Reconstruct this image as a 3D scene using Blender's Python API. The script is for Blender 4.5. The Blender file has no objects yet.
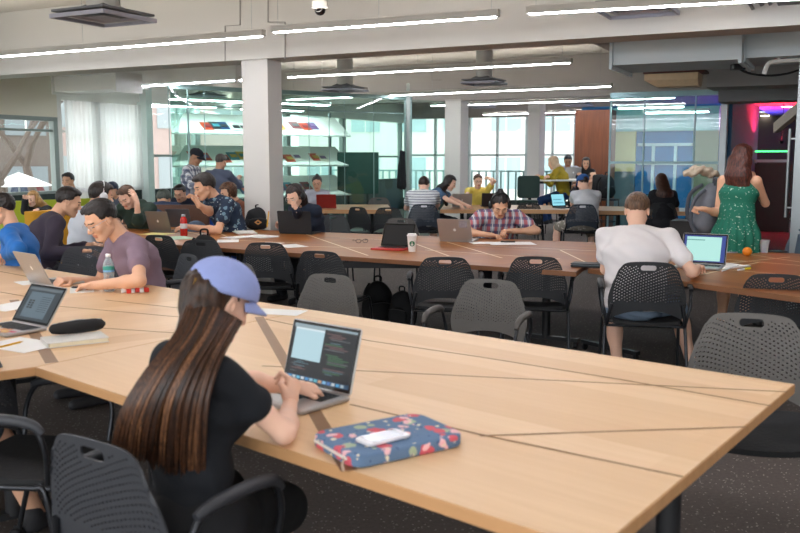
import bpy, bmesh, math, random
import numpy as np
from mathutils import Vector, Matrix
random.seed(4)
PI = math.pi
S = bpy.context.scene
COL = S.collection
R = math.radians

# ------------------------------------------------------------------ camera, sky, exposure
F = 870.0; H = 1.55; CX, CY = 400.0, 266.5; PIT = math.atan(108 / F)
cam = bpy.data.cameras.new('camera'); cam.sensor_width = 36; cam.lens = 36 * F / 800
co = bpy.data.objects.new('camera', cam); COL.objects.link(co)
co.location = (0, 0, H); co.rotation_euler = (PI / 2 - PIT, 0, 0)
cam.clip_end = 500
cam.dof.use_dof = True; cam.dof.focus_distance = 7.6; cam.dof.aperture_fstop = 4.0
S.camera = co
w = bpy.data.worlds.new('sky'); S.world = w; w.use_nodes = True
bg = w.node_tree.nodes['Background']; bg.inputs[0].default_value = (0.93, 0.97, 1.0, 1); bg.inputs[1].default_value = 1.25
S.view_settings.view_transform = 'Standard'; S.view_settings.look = 'None'
S.view_settings.exposure = 1.45; S.view_settings.gamma = 1; S.view_settings.use_curve_mapping = False
LAMP = 24.0; UPL = 14.0  # UPL: glow of the top strips added to the pendants

# ------------------------------------------------------------------ measuring helpers
def ray(x, y):
    a = (x - CX) / F; b = -(y - CY) / F
    return Vector((a, math.cos(PIT) + b * math.sin(PIT), -math.sin(PIT) + b * math.cos(PIT)))
def Z(x, y, z):
    r = ray(x, y); return Vector((0, 0, H)) + r * ((z - H) / r.z)
def PD(x, y, D):
    r = ray(x, y); return Vector((0, 0, H)) + r * (D / r.y)
U = Vector((0.891, -0.454, 0)); V = Vector((0.454, 0.891, 0))
def B(a, b, z=0): return U * a + V * b + Vector((0, 0, z))
UANG = math.atan2(U.y, U.x)
def xa(x, b):      # a-coordinate where the sight line of column x meets plane b
    t = (x - CX) / F; D = b / (V.x * t + V.y); return D * (U.x * t + U.y)

# ------------------------------------------------------------------ materials
def srgb(c):
    if isinstance(c, str):
        c = [int(c[i:i + 2], 16) / 255 for i in (0, 2, 4)]
    return tuple((v / 12.92 if v <= .04045 else ((v + .055) / 1.055) ** 2.4) for v in c) + (1,)
def newmat(name):
    m = bpy.data.materials.new(name); m.use_nodes = True
    return m, m.node_tree, m.node_tree.nodes['Principled BSDF']
def N(t, typ, **k):
    n = t.nodes.new(typ)
    for a, b in k.items():
        if a.startswith('i_'):
            n.inputs[a[2:].replace('_', ' ')].default_value = b
        else: setattr(n, a, b)
    return n
def tex_in(t, scale=(1, 1, 1), rot=(0, 0, 0)):
    tc = N(t, 'ShaderNodeTexCoord'); mp = N(t, 'ShaderNodeMapping')
    mp.inputs['Scale'].default_value = scale; mp.inputs['Rotation'].default_value = rot
    t.links.new(tc.outputs['Object'], mp.inputs[0]); return mp.outputs[0]
def mix(t, fac, a, b):
    m = N(t, 'ShaderNodeMix', data_type='RGBA')
    for s, v in ((0, fac), (6, a), (7, b)):
        if isinstance(v, (tuple, float, int)): m.inputs[s].default_value = v
        else: t.links.new(v, m.inputs[s])
    return m.outputs[2]
def math_(t, op, a, b=0.0, c=0.0):
    n = N(t, 'ShaderNodeMath', operation=op)
    for s, v in ((0, a), (1, b), (2, c)):
        if isinstance(v, (float, int)): n.inputs[s].default_value = v
        else: t.links.new(v, n.inputs[s])
    return n.outputs[0]
MC = {}
def mat(col, rough=.6, var=.12, sc=18, stretch=(1, 1, 1), bump=.0, metal=0., spec=.5, name=None, coat=0.):
    key = (str(col), rough, var, sc, stretch, bump, metal, spec, coat)
    if key in MC: return MC[key]
    m, t, p = newmat(name or 'surface_' + str(len(MC)))
    c = srgb(col); c2 = tuple(min(1, v * (1 - var)) for v in c[:3]) + (1,)
    c1 = tuple(min(1, v * (1 + var * .6)) for v in c[:3]) + (1,)
    nz = N(t, 'ShaderNodeTexNoise'); nz.inputs['Scale'].default_value = sc; nz.inputs['Detail'].default_value = 3
    t.links.new(tex_in(t, stretch), nz.inputs['Vector'])
    t.links.new(mix(t, nz.outputs[0], c2, c1), p.inputs['Base Color'])
    p.inputs['Roughness'].default_value = rough; p.inputs['Metallic'].default_value = metal
    p.inputs['Specular IOR Level'].default_value = spec; p.inputs['Coat Weight'].default_value = coat
    if bump:
        b = N(t, 'ShaderNodeBump'); b.inputs['Strength'].default_value = bump; b.inputs['Distance'].default_value = .01
        t.links.new(nz.outputs[0], b.inputs['Height']); t.links.new(b.outputs[0], p.inputs['Normal'])
    MC[key] = m; return m
def emit(col, st, name='glow'):
    k = ('e', str(col), st)
    if k in MC: return MC[k]
    m, t, p = newmat(name); p.inputs['Base Color'].default_value = (0, 0, 0, 1)
    p.inputs['Emission Color'].default_value = srgb(col); p.inputs['Emission Strength'].default_value = st
    MC[k] = m; return m
def glass_pane(tint, refl=.12, name='pane_glass'):
    m = bpy.data.materials.new(name); m.use_nodes = True; t = m.node_tree; t.nodes.clear()
    o = N(t, 'ShaderNodeOutputMaterial'); tr = N(t, 'ShaderNodeBsdfTransparent'); gl = N(t, 'ShaderNodeBsdfGlossy')
    tr.inputs[0].default_value = srgb(tint); gl.inputs['Roughness'].default_value = .03
    fr = N(t, 'ShaderNodeLayerWeight'); fr.inputs[0].default_value = .35
    f = math_(t, 'MULTIPLY_ADD', fr.outputs['Fresnel'], .5, refl * .5)
    mx = N(t, 'ShaderNodeMixShader'); t.links.new(f, mx.inputs[0]); t.links.new(tr.outputs[0], mx.inputs[1]); t.links.new(gl.outputs[0], mx.inputs[2])
    t.links.new(mx.outputs[0], o.inputs[0]); return m
def wood(name, c1, c2, grain, rough=.35, row=.13, length=1.4, coat=.0):
    m, t, p = newmat(name)
    br = N(t, 'ShaderNodeTexBrick'); br.inputs['Color1'].default_value = srgb(c1); br.inputs['Color2'].default_value = srgb(c2)
    br.inputs['Mortar Size'].default_value = 0.0; br.inputs['Scale'].default_value = 1; br.inputs['Brick Width'].default_value = length
    br.inputs['Row Height'].default_value = row; br.inputs['Bias'].default_value = 0
    v = tex_in(t); t.links.new(v, br.inputs['Vector'])
    nz = N(t, 'ShaderNodeTexNoise'); nz.inputs['Scale'].default_value = 5; nz.inputs['Detail'].default_value = 6
    t.links.new(tex_in(t, (.5, 9, 9)), nz.inputs['Vector'])
    f = math_(t, 'MULTIPLY', nz.outputs[0], .45)
    t.links.new(mix(t, f, br.outputs[0], srgb(grain)), p.inputs['Base Color'])
    p.inputs['Roughness'].default_value = rough; p.inputs['Coat Weight'].default_value = coat
    return m
def plaid(name, base, a, b, sc=14):
    m, t, p = newmat(name); sep = N(t, 'ShaderNodeSeparateXYZ'); t.links.new(tex_in(t, (sc, sc, sc), (0, 0, .25)), sep.inputs[0])
    x = math_(t, 'FRACT', math_(t, 'ADD', sep.outputs[0], math_(t, 'MULTIPLY', sep.outputs[1], .5))); z = math_(t, 'FRACT', sep.outputs[2])
    fx = math_(t, 'LESS_THAN', x, .45); fz = math_(t, 'LESS_THAN', z, .4)
    fx2 = math_(t, 'MULTIPLY', math_(t, 'GREATER_THAN', x, .68), math_(t, 'LESS_THAN', x, .78))
    c = mix(t, math_(t, 'MULTIPLY', fx, .75), srgb(base), srgb(a)); c = mix(t, math_(t, 'MULTIPLY', fz, .65), c, srgb(b)); c = mix(t, fx2, c, srgb('e8e4e0'))
    t.links.new(c, p.inputs['Base Color']); p.inputs['Roughness'].default_value = .85; return m
def stripes(name, c1, c2, sc=24, frac=.35):
    m, t, p = newmat(name); sep = N(t, 'ShaderNodeSeparateXYZ'); t.links.new(tex_in(t, (sc, sc, sc)), sep.inputs[0])
    f = math_(t, 'LESS_THAN', math_(t, 'FRACT', sep.outputs[2]), frac)
    t.links.new(mix(t, f, srgb(c1), srgb(c2)), p.inputs['Base Color']); p.inputs['Roughness'].default_value = .85; return m
def floral(name, base, blobs, sc=22, th=.28):
    m, t, p = newmat(name); c = srgb(base)
    for i, (bc, s2, th2) in enumerate(blobs):
        vo = N(t, 'ShaderNodeTexVoronoi'); vo.inputs['Scale'].default_value = sc * s2
        nz = N(t, 'ShaderNodeTexNoise'); nz.inputs['Scale'].default_value = sc * 1.3
        mp = tex_in(t, (1, 1, 1), (i, i * .7, 0)); t.links.new(mp, nz.inputs['Vector'])
        va = N(t, 'ShaderNodeVectorMath', operation='MULTIPLY_ADD'); t.links.new(nz.outputs['Color'], va.inputs[0])
        va.inputs[1].default_value = (.05, .05, .05); t.links.new(mp, va.inputs[2]); t.links.new(va.outputs[0], vo.inputs['Vector'])
        f = math_(t, 'LESS_THAN', vo.outputs['Distance'], th2)
        c = mix(t, f, c, srgb(bc))
    t.links.new(c, p.inputs['Base Color']); p.inputs['Roughness'].default_value = .8; return m
def hairmat(col, hi, sc=9):
    k = ('h', str(col), str(hi), sc)
    if k in MC: return MC[k]
    m, t, p = newmat('hair_' + str(len(MC)))
    nz = N(t, 'ShaderNodeTexNoise'); nz.inputs['Scale'].default_value = sc; nz.inputs['Detail'].default_value = 4
    t.links.new(tex_in(t, (12, 12, 1.6)), nz.inputs['Vector'])
    cr = N(t, 'ShaderNodeValToRGB'); cr.color_ramp.elements[0].position = .35; cr.color_ramp.elements[1].position = .7
    cr.color_ramp.elements[0].color = srgb(col); cr.color_ramp.elements[1].color = srgb(hi)
    t.links.new(nz.outputs[0], cr.inputs[0]); t.links.new(cr.outputs[0], p.inputs['Base Color'])
    p.inputs['Roughness'].default_value = .45
    b = N(t, 'ShaderNodeBump'); b.inputs['Strength'].default_value = .5; b.inputs['Distance'].default_value = .004
    t.links.new(nz.outputs[0], b.inputs['Height']); t.links.new(b.outputs[0], p.inputs['Normal'])
    MC[k] = m; return m
# ------------------------------------------------------------------ mesh builder
class MB:
    def __init__(s): s.v = []; s.f = []; s.m = []; s.cur = 0; s.M = Matrix.Identity(4)
    def add(s, vs, fs):
        o = len(s.v); s.v += [tuple(s.M @ Vector(p)) for p in vs]; s.f += [tuple(i + o for i in f) for f in fs]; s.m += [s.cur] * len(fs); return s
    def box(s, c, d, rot=None):
        x, y, z = (k / 2 for k in d)
        vs = [Vector((a * x, b * y, e * z)) for e in (-1, 1) for b in (-1, 1) for a in (-1, 1)]
        if rot is not None: vs = [rot @ v for v in vs]
        return s.add([v + Vector(c) for v in vs], [(0, 2, 3, 1), (4, 5, 7, 6), (0, 1, 5, 4), (2, 6, 7, 3), (0, 4, 6, 2), (1, 3, 7, 5)])
    def bar(s, a, b, w_, h_):
        a = Vector(a); b = Vector(b); d = (b - a); L = d.length; q = d.to_track_quat('Y', 'Z').to_matrix()
        return s.box((a + b) / 2, (w_, L, h_), q)
    def rbox(s, c, d, r=.01, seg=3, rot=None):   # box with rounded vertical edges
        x, y, z = (k / 2 for k in d); r = min(r, x * .99, y * .99); pts = []
        for (sx, sy, a0) in ((1, 1, 0), (-1, 1, PI / 2), (-1, -1, PI), (1, -1, 1.5 * PI)):
            for k in range(seg + 1):
                a = a0 + k / seg * PI / 2; pts.append((sx * (x - r) + r * math.cos(a), sy * (y - r) + r * math.sin(a)))
        n = len(pts); e = min(.004, z * .5, r * .5)
        rings = [(-z, e), (-z + e, 0), (z - e, 0), (z, e)]; vs = []
        for zz, ins in rings:
            for p in pts: vs.append(Vector((p[0] - math.copysign(ins, p[0]), p[1] - math.copysign(ins, p[1]), zz)))
        if rot is not None: vs = [rot @ v for v in vs]
        fs = [tuple(reversed(range(n))), tuple(range(3 * n, 4 * n))]
        for k in range(3):
            for i in range(n): j = (i + 1) % n; fs.append((k * n + i, k * n + j, (k + 1) * n + j, (k + 1) * n + i))
        return s.add([v + Vector(c) for v in vs], fs)
    def tube(s, pts, r, n=8, smooth=0, cap=True):
        pts = [Vector(p) for p in pts]
        if smooth and len(pts) > 2:
            q = []; P = [pts[0]] + pts + [pts[-1]]
            for i in range(1, len(P) - 2):
                for k in range(smooth):
                    t = k / smooth; a, b, c, d = P[i - 1:i + 3]
                    q.append(.5 * ((2 * b) + (c - a) * t + (2 * a - 5 * b + 4 * c - d) * t * t + (3 * b - a - 3 * c + d) * t ** 3))
            q.append(pts[-1]); pts = q
        m = len(pts); rr = r if isinstance(r, (list, tuple)) else [r] * m
        if len(rr) != m: rr = [rr[min(len(rr) - 1, int(i / (m - 1) * (len(rr) - 1)))] + (rr[min(len(rr) - 1, int(i / (m - 1) * (len(rr) - 1)) + 1)] - rr[min(len(rr) - 1, int(i / (m - 1) * (len(rr) - 1)))]) * ((i / (m - 1) * (len(rr) - 1)) % 1) for i in range(m)]
        up = Vector((0, 0, 1)); vs = []; pr = None
        for i, p in enumerate(pts):
            t = (pts[min(i + 1, m - 1)] - pts[max(i - 1, 0)])
            t = t.normalized() if t.length > 1e-9 else up
            if pr is None:
                x = t.cross(up if abs(t.z) < .9 else Vector((1, 0, 0))).normalized()
            else:
                x = (pr - t * pr.dot(t)); x = x.normalized() if x.length > 1e-6 else t.orthogonal().normalized()
            pr = x; y = t.cross(x)
            for k in range(n):
                a = 2 * PI * k / n; vs.append(p + (x * math.cos(a) + y * math.sin(a)) * rr[i])
        fs = []
        for i in range(m - 1):
            for k in range(n): j = (k + 1) % n; fs.append((i * n + k, (i + 1) * n + k, (i + 1) * n + j, i * n + j))
        if cap: fs += [tuple(range(n)), tuple(reversed(range((m - 1) * n, m * n)))]
        return s.add(vs, fs)
    def lathe(s, prof, c=(0, 0, 0), n=20, rot=None):
        vs = []; m = len(prof)
        for r_, z in prof:
            for k in range(n):
                a = 2 * PI * k / n; v = Vector((r_ * math.cos(a), r_ * math.sin(a), z))
                vs.append((rot @ v if rot is not None else v) + Vector(c))
        fs = [(i * n + k, i * n + (k + 1) % n, (i + 1) * n + (k + 1) % n, (i + 1) * n + k) for i in range(m - 1) for k in range(n)]
        if prof[0][0] > 1e-6: fs.append(tuple(reversed(range(n))))
        if prof[-1][0] > 1e-6: fs.append(tuple(range((m - 1) * n, m * n)))
        return s.add(vs, fs)
    def prism(s, pts, z0, z1):
        n = len(pts); a = sum(pts[i][0] * pts[(i + 1) % n][1] - pts[(i + 1) % n][0] * pts[i][1] for i in range(n))
        if a < 0: pts = list(reversed(pts))
        vs = [(p[0], p[1], z0) for p in pts] + [(p[0], p[1], z1) for p in pts]
        return s.add(vs, [tuple(reversed(range(n))), tuple(range(n, 2 * n))] + [(i, (i + 1) % n, n + (i + 1) % n, n + i) for i in range(n)])
    def ball(s, c, r, n=12, sq=(1, 1, 1), rot=None):
        prof = [(max(1e-7, math.sin(PI * i / n) * 1), -math.cos(PI * i / n)) for i in range(n + 1)]
        Mo = s.M; s.M = Mo @ Matrix.Translation(c) @ ((rot.to_4x4() if rot is not None else Matrix.Identity(4)) @ Matrix.Diagonal((r * sq[0], r * sq[1], r * sq[2], 1)))
        s.lathe(prof, n=n + 4); s.M = Mo; return s
    def build(s, name, mats, parent=None, smooth=False, bevel=0, loc=None, rz=None):
        me = bpy.data.meshes.new(name); me.from_pydata(s.v, [], s.f)
        for m in (mats if isinstance(mats, (list, tuple)) else [mats]): me.materials.append(m)
        if any(s.m): me.polygons.foreach_set('material_index', s.m)
        if smooth: me.polygons.foreach_set('use_smooth', [True] * len(me.polygons)); me.set_sharp_from_angle(angle=R(50))
        me.update(); o = bpy.data.objects.new(name, me); COL.objects.link(o)
        if parent: o.parent = parent
        if loc is not None: o.location = loc
        if rz is not None: o.rotation_euler = (0, 0, rz)
        if bevel:
            b = o.modifiers.new('edge', 'BEVEL'); b.width = bevel; b.segments = 2; b.limit_method = 'ANGLE'
        return o
def tag(o, label=None, cat=None, group=None, kind=None):
    if label: o['label'] = label
    if cat: o['category'] = cat
    if group: o['group'] = group
    if kind: o['kind'] = kind
    return o
def empty(name, loc, rz=0, label=None, cat=None, group=None):
    o = bpy.data.objects.new(name, None); COL.objects.link(o); o.location = loc; o.rotation_euler = (0, 0, rz); o.empty_display_size = .1
    return tag(o, label, cat, group)
KIDS = {}
def copy_tree(o, parent=None):
    c = o.copy(); COL.objects.link(c)
    if parent: c.parent = parent
    for ch in [k for k in o.children]: copy_tree(ch, c)
    return c
def struct(name, mb, m, **k): return tag(mb.build(name, m, **k), kind='structure')
# ------------------------------------------------------------------ figures: smooth blended volumes turned into one mesh
def smin(a, b, k):
    if k <= 0: return np.minimum(a, b)
    h = np.clip(.5 + .5 * (b - a) / k, 0, 1); return b * (1 - h) + a * h - k * h * (1 - h)
class Fig:
    def __init__(s): s.p = []
    def cone(s, a, b, ra, rb, k=.02, w=None, f=1., op='+'):
        s.p.append(('c', np.array(a, float), np.array(b, float), ra, rb, k, None if w is None else np.array(w, float), f, op)); return s
    def ell(s, c, r, rot=None, k=.02, op='+'):
        s.p.append(('e', np.array(c, float), np.array(r, float), np.array(rot, float) if rot is not None else np.eye(3), k, op)); return s
    def cut(s, fn): s.p.append(('f', fn)); return s
    def mesh(s, h, noise=None):
        lo = np.full(3, 1e9); hi = -lo
        for p in s.p:
            if p[0] == 'c' and p[8] == '+':
                rr = max(p[3], p[4]) * max(1, p[7]); lo = np.minimum(lo, np.minimum(p[1], p[2]) - rr); hi = np.maximum(hi, np.maximum(p[1], p[2]) + rr)
            elif p[0] == 'e' and p[5] == '+':
                rr = max(p[2]); lo = np.minimum(lo, p[1] - rr); hi = np.maximum(hi, p[1] + rr)
        lo -= 3 * h + .01; hi += 3 * h + .01
        n = np.ceil((hi - lo) / h).astype(int) + 1
        A = np.full(n, 9.0, dtype=np.float32)
        ax = [lo[i] + h * np.arange(n[i]) for i in range(3)]
        def sub(l, u):
            i0 = np.maximum(0, np.floor((l - lo) / h).astype(int)); i1 = np.minimum(n, np.ceil((u - lo) / h).astype(int) + 1)
            sl = tuple(slice(int(i0[i]), int(i1[i])) for i in range(3))
            return sl, np.meshgrid(ax[0][sl[0]], ax[1][sl[1]], ax[2][sl[2]], indexing='ij')
        for p in s.p:
            if p[0] == 'f':
                g = np.meshgrid(*ax, indexing='ij'); A = p[1](A, *g); continue
            if p[0] == 'c':
                _, a, b, ra, rb, k, wd, f, op = p
                m = max(ra, rb) * max(1, f) + k * 1.5 + .03
                sl, (X, Y, Zz) = sub(np.minimum(a, b) - m, np.maximum(a, b) + m)
                ba = b - a; L2 = max(1e-12, ba @ ba)
                px, py, pz = X - a[0], Y - a[1], Zz - a[2]
                t = np.clip((px * ba[0] + py * ba[1] + pz * ba[2]) / L2, 0, 1)
                qx, qy, qz = px - t * ba[0], py - t * ba[1], pz - t * ba[2]
                d2 = qx * qx + qy * qy + qz * qz
                if wd is not None:
                    q = qx * wd[0] + qy * wd[1] + qz * wd[2]; d2 = d2 - q * q * (1 - 1 / (f * f))
                d = np.sqrt(np.maximum(d2, 0)) - (ra + (rb - ra) * t)
            else:
                _, c, r, rot, k, op = p
                m = max(r) + k * 1.5 + .03
                sl, (X, Y, Zz) = sub(c - m, c + m)
                q = [(X - c[0]) * rot[0, i] + (Y - c[1]) * rot[1, i] + (Zz - c[2]) * rot[2, i] for i in range(3)]
                k0 = np.sqrt(sum((q[i] / r[i]) ** 2 for i in range(3))); k1 = np.sqrt(sum((q[i] / r[i] ** 2) ** 2 for i in range(3))) + 1e-9
                d = k0 * (k0 - 1) / k1
            if op == '+': A[sl] = smin(A[sl], d, k)
            else: A[sl] = -smin(-A[sl], d, k)
        if noise is not None:
            g = np.meshgrid(*ax, indexing='ij'); A = A + noise(*g)
        return nets(A, lo, h)
def nets(A, lo, h):
    s = A < 0; c = [n - 1 for n in A.shape]
    cnt = np.zeros(c, np.int8)
    for i in (0, 1):
        for j in (0, 1):
            for k in (0, 1): cnt += s[i:i + c[0], j:j + c[1], k:k + c[2]]
    act = (cnt > 0) & (cnt < 8); idx = np.full(c, -1, int); I = np.argwhere(act); idx[act] = np.arange(len(I))
    acc = np.zeros((len(I), 3)); num = np.zeros(len(I))
    cr = [(i, j, k) for i in (0, 1) for j in (0, 1) for k in (0, 1)]
    val = {q: A[I[:, 0] + q[0], I[:, 1] + q[1], I[:, 2] + q[2]].astype(float) for q in cr}
    for q in cr:
        for d in range(3):
            if q[d] == 0:
                q2 = list(q); q2[d] = 1; q2 = tuple(q2); a, b = val[q], val[q2]; x = (a < 0) != (b < 0)
                den = np.where(x, a - b, 1); t = np.where(x, a / den, 0)
                p = np.tile(np.array(q, float), (len(I), 1)); p[:, d] += t; acc[x] += p[x]; num += x
    vs = lo + h * (I + acc / np.maximum(num, 1)[:, None]); quads = []
    for d in range(3):
        a = [slice(None)] * 3; b = [slice(None)] * 3; a[d] = slice(0, -1); b[d] = slice(1, None)
        sa, sb = s[tuple(a)], s[tuple(b)]; e, f = (d + 1) % 3, (d + 2) % 3
        for flip in (0, 1):
            E = np.argwhere((sa & ~sb) if not flip else (~sa & sb))
            E = E[(E[:, e] > 0) & (E[:, f] > 0) & (E[:, e] < c[e]) & (E[:, f] < c[f])]
            if not len(E): continue
            def id_(de, df):
                q = E.copy(); q[:, e] += de; q[:, f] += df; return idx[q[:, 0], q[:, 1], q[:, 2]]
            Q = np.stack([id_(-1, -1), id_(0, -1), id_(0, 0), id_(-1, 0)], 1)
            quads.append(Q[:, ::-1] if flip else Q)
    return vs, (np.concatenate(quads) if quads else np.zeros((0, 4), int))
def mesh_obj(name, chunks, mats, parent, midx=None):
    vs = np.concatenate([c[0] for c in chunks]); off = 0; fs = []
    for c in chunks: fs.append(c[1] + off); off += len(c[0])
    fs = np.concatenate(fs); me = bpy.data.meshes.new(name)
    me.vertices.add(len(vs)); me.vertices.foreach_set('co', vs.ravel()); me.loops.add(fs.size); me.loops.foreach_set('vertex_index', fs.ravel())
    me.polygons.add(len(fs)); me.polygons.foreach_set('loop_start', np.arange(0, fs.size, 4)); 
    me.polygons.foreach_set('use_smooth', np.ones(len(fs), bool))
    for m in mats: me.materials.append(m)
    if midx is not None: me.polygons.foreach_set('material_index', midx)
    me.update(calc_edges=True); me.validate()
    o = bpy.data.objects.new(name, me); COL.objects.link(o); o.parent = parent; return o
def v3(*a): return np.array(a, float)
def nrm(v): return v / max(1e-9, np.linalg.norm(v))
def rotm(yaw, pitch, roll):      # +yaw turns left, +pitch looks down
    cy, sy, cp, sp, cr, sr = math.cos(yaw), math.sin(yaw), math.cos(-pitch), math.sin(-pitch), math.cos(roll), math.sin(roll)
    Rz = np.array([[cy, -sy, 0], [sy, cy, 0], [0, 0, 1]]); Rx = np.array([[1, 0, 0], [0, cp, -sp], [0, sp, cp]]); Ry = np.array([[cr, 0, sr], [0, 1, 0], [-sr, 0, cr]])
    return Rz @ Rx @ Ry
def ik(a, t, l1, l2, pole):
    d = t - a; L = np.linalg.norm(d)
    if L > (l1 + l2) * .995: t = a + d * ((l1 + l2) * .995 / L); d = t - a; L = np.linalg.norm(d)
    u = d / L; x = (l1 * l1 - l2 * l2 + L * L) / (2 * L); y = math.sqrt(max(1e-8, l1 * l1 - x * x))
    p = pole - u * (pole @ u); p = nrm(p) if np.linalg.norm(p) > 1e-5 else nrm(np.cross(u, v3(1, 0, 0)))
    return a + u * x + p * y, t
def hand_chunk(wr, dr, nrmz, side, s, curl, h):
    y = nrm(dr); z = nrm(nrmz - y * (nrmz @ y)); x = np.cross(y, z) * side   # x: thumb side
    P = lambda a, b, c: wr + s * (x * a + y * b + z * c)
    f = Fig(); f.cone(P(0, -.02, 0), P(0, .02, 0), .024 * s, .024 * s, .01)
    f.cone(P(-.002, .02, 0), P(-.002, .075, 0), .017 * s, .0165 * s, .014, x, 2.1)
    L = [(.03, .044, .074, .0086), (.010, .047, .084, .0088), (-.011, .045, .078, .0084), (-.031, .038, .062, .0075)]
    for i, (xx, l1, l2, r) in enumerate(L):
        a = P(xx, .083 - .006 * i, .002); a1 = curl * 1.15 + .06 * i; a2 = a1 + curl * 1.35
        b = a + s * (y * math.cos(a1) - z * math.sin(a1)) * l1; c = b + s * (y * math.cos(a2) - z * math.sin(a2)) * (l2 - l1) * 1.0
        f.cone(P(xx * .8, .06, 0), a, r * 1.1 * s, r * s, .006); f.cone(a, b, r * s, r * .93 * s, .003); f.cone(b, c, r * .92 * s, r * .8 * s, .003)
    a = P(.028, .025, -.004); b = P(.052, .055, -.012); c = P(.052 - curl * .03, .085, -.02 - .01 * curl)
    f.cone(P(.01, .01, 0), a, .016 * s, .014 * s, .01); f.cone(a, b, .0125 * s, .0105 * s, .006); f.cone(b, c, .0105 * s, .0085 * s, .003)
    return f.mesh(h)
CAPMAT = {}
ALLP = {}
def person(label, px, D, face, seat=.45, lean=15, curl=10, neck=20, pitch=25, yaw=0, roll=0, twist=0, sex='m', s=None, skin='e0ac8e',
           shirt=None, sleeve='short', bottom=None, legs='sit', hair='short', hc=('1c1512', '3a2c22'), lh=None, rh=None, le=None, re=None,
           lcurl=.45, rcurl=.45, hp=(None, None), feet=None, h=.012, extra=(), flow=None, top='tshirt', group=None, cap=None, shoe='303034',
           dress=None, glasses=False, phones=None, hips=None, legh=True, bulk=1.0, hd=(None, None), standz=0., torso_side=0, smax=1.07, sleeve_end=.55):
    Rz = rotm(R(face), 0, 0); lean, curl_, neck_ = R(lean), R(curl), R(neck)
    stand = legs == 'stand'
    d = lambda a: v3(math.sin(R(torso_side)) * math.cos(a), math.sin(a), math.cos(a))
    fem = sex == 'f'
    rel = {}
    p0 = v3(0, 0, 0); w1 = p0 + .16 * d(lean * .5); c1 = w1 + .17 * d(lean); n1 = c1 + .17 * d(lean + curl_)
    shc = c1 + .108 * d(lean + curl_); hcn = n1 + .145 * d(lean + curl_ + neck_) + v3(0, .01, 0)
    Hc = np.array(PD(px[0], px[1], D)); base = (.93 if stand else .09); ref = 0 if stand else seat
    if s is None: s = (Hc[2] - ref - standz) / (base + hcn[2])
    s = max(.82, min(smax, s))
    hz = Hc[2] - s * hcn[2]
    K = lambda q: v3(0, 0, hz) + s * q
    org = Hc - Rz @ K(hcn); org[2] = 0
    if legs == 'none': pass
    toloc = lambda q: Rz.T @ (np.array(q, float) - v3(org[0], org[1], 0))
    def T(t):
        if t is None: return None
        if len(t) == 4: return toloc(PD(t[0], t[1], t[3])) if t[2] == 'D' else toloc(Z(t[0], t[1], t[2]))
        return v3(*t)
    root = empty('person', org, R(face), label, 'person', group)
    P0, W1, C1, N1, SH, HC = map(K, (p0, w1, c1, n1, shc, hcn))
    dirN = d(lean + curl_)
    if abs(HC[0]) < 1e9: pass
    W = rotm(R(twist), 0, 0) @ v3(1, 0, 0); Wp = v3(1, 0, 0)
    sw = (.148 if fem else .172) * s * bulk; shl, shr = SH - W * sw, SH + W * sw
    ua, fa = (.27 if fem else .29) * s, (.235 if fem else .255) * s
    arms = []
    for side, tgt, el, sh in ((-1, lh, le, shl), (1, rh, re, shr)):
        t = T(tgt)
        if t is None: t = SH + v3(side * .17, .12, -.42) * s if stand else v3(side * .12 * s, .32 * s, P0[2] + .1 * s)
        e = T(el)
        if e is None or len(el) == 3 and el[2] != 'D' and False:
            e, t = ik(sh, t, ua, fa, v3(side * .55, -.35, -.8))
        else:
            dd = e - sh; L = np.linalg.norm(dd); e = sh + dd * (min(max(L, ua * .78), ua * 1.12) / L)
            dd = t - e; L = np.linalg.norm(dd); t = e + dd * (min(max(L, fa * .85), fa * 1.1) / L)
        arms.append((side, sh, e, t))
    hp_ = .085 * s; lg = []
    for i, side in enumerate((-1, 1)):
        hipj = P0 + v3(side * hp_, 0, 0)
        if stand:
            an = v3(side * .09 * s, .0 if side < 0 else .06, .07 + standz); kn, an = ik(hipj, an, .43 * s, .43 * s, v3(0, 1, 0))
        else:
            fx = (feet[i] if feet else (side * .13, .40, .07)); an = T(fx); kn, an = ik(hipj, an, .43 * s, .41 * s, v3(side * .12, .7, .9))
            if an[2] < .06: an[2] = .06
        lg.append((side, hipj, kn, an))
    smat = mat(skin, .5, .07, 9, name='skin_' + skin, spec=.35)
    hidt = -.008 * s if (shirt or dress) else 0; g = .92 if fem else 1.
    def torso(f, o, low=True):
        b = bulk
        f.ell(P0 + v3(0, -.01, 0) * s, v3(.165 * g ** -.5, .12, .11) * s + o, None, .04)
        f.cone(P0, W1, .107 * s * g * b + o, .098 * s * g * b + o, .04, Wp, 1.42)
        f.cone(W1, C1, .098 * s * g * b + o, .112 * s * g * b + o, .05, W, 1.38)
        f.cone(C1, SH - dirN * .03 * s, .112 * s * g * b + o, .08 * s * g + o, .04, W, 1.5)
        f.cone(shl * .93 + SH * .07, shr * .93 + SH * .07, .047 * s * g + o, .047 * s * g + o, .04)
        f.cone(N1 - dirN * .035 * s, shl, .045 * s * g + o, .036 * s * g + o, .03); f.cone(N1 - dirN * .035 * s, shr, .045 * s * g + o, .036 * s * g + o, .03)
        if fem:
            fw = np.cross(dirN, v3(1, 0, 0)); fw = -fw if fw[1] < 0 else fw
            for q in (-1, 1): f.ell(C1 + (v3(q * .075, 0, 0) + nrm(fw) * .085 + dirN * .0) * s, v3(.062, .055, .06) * s + o, None, .05)
    armr = (.043 * g, .036 * g, .033 * g, .026 * g)
    # body
    f = Fig(); torso(f, hidt)
    hr = rotm(R(yaw), R(pitch), R(roll))
    f.cone(N1 - dirN * .05 * s, HC + hr @ v3(0, -.03, -.02) * s, .058 * s * (.86 if fem else 1), .052 * s * (.86 if fem else 1), .03)
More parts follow.
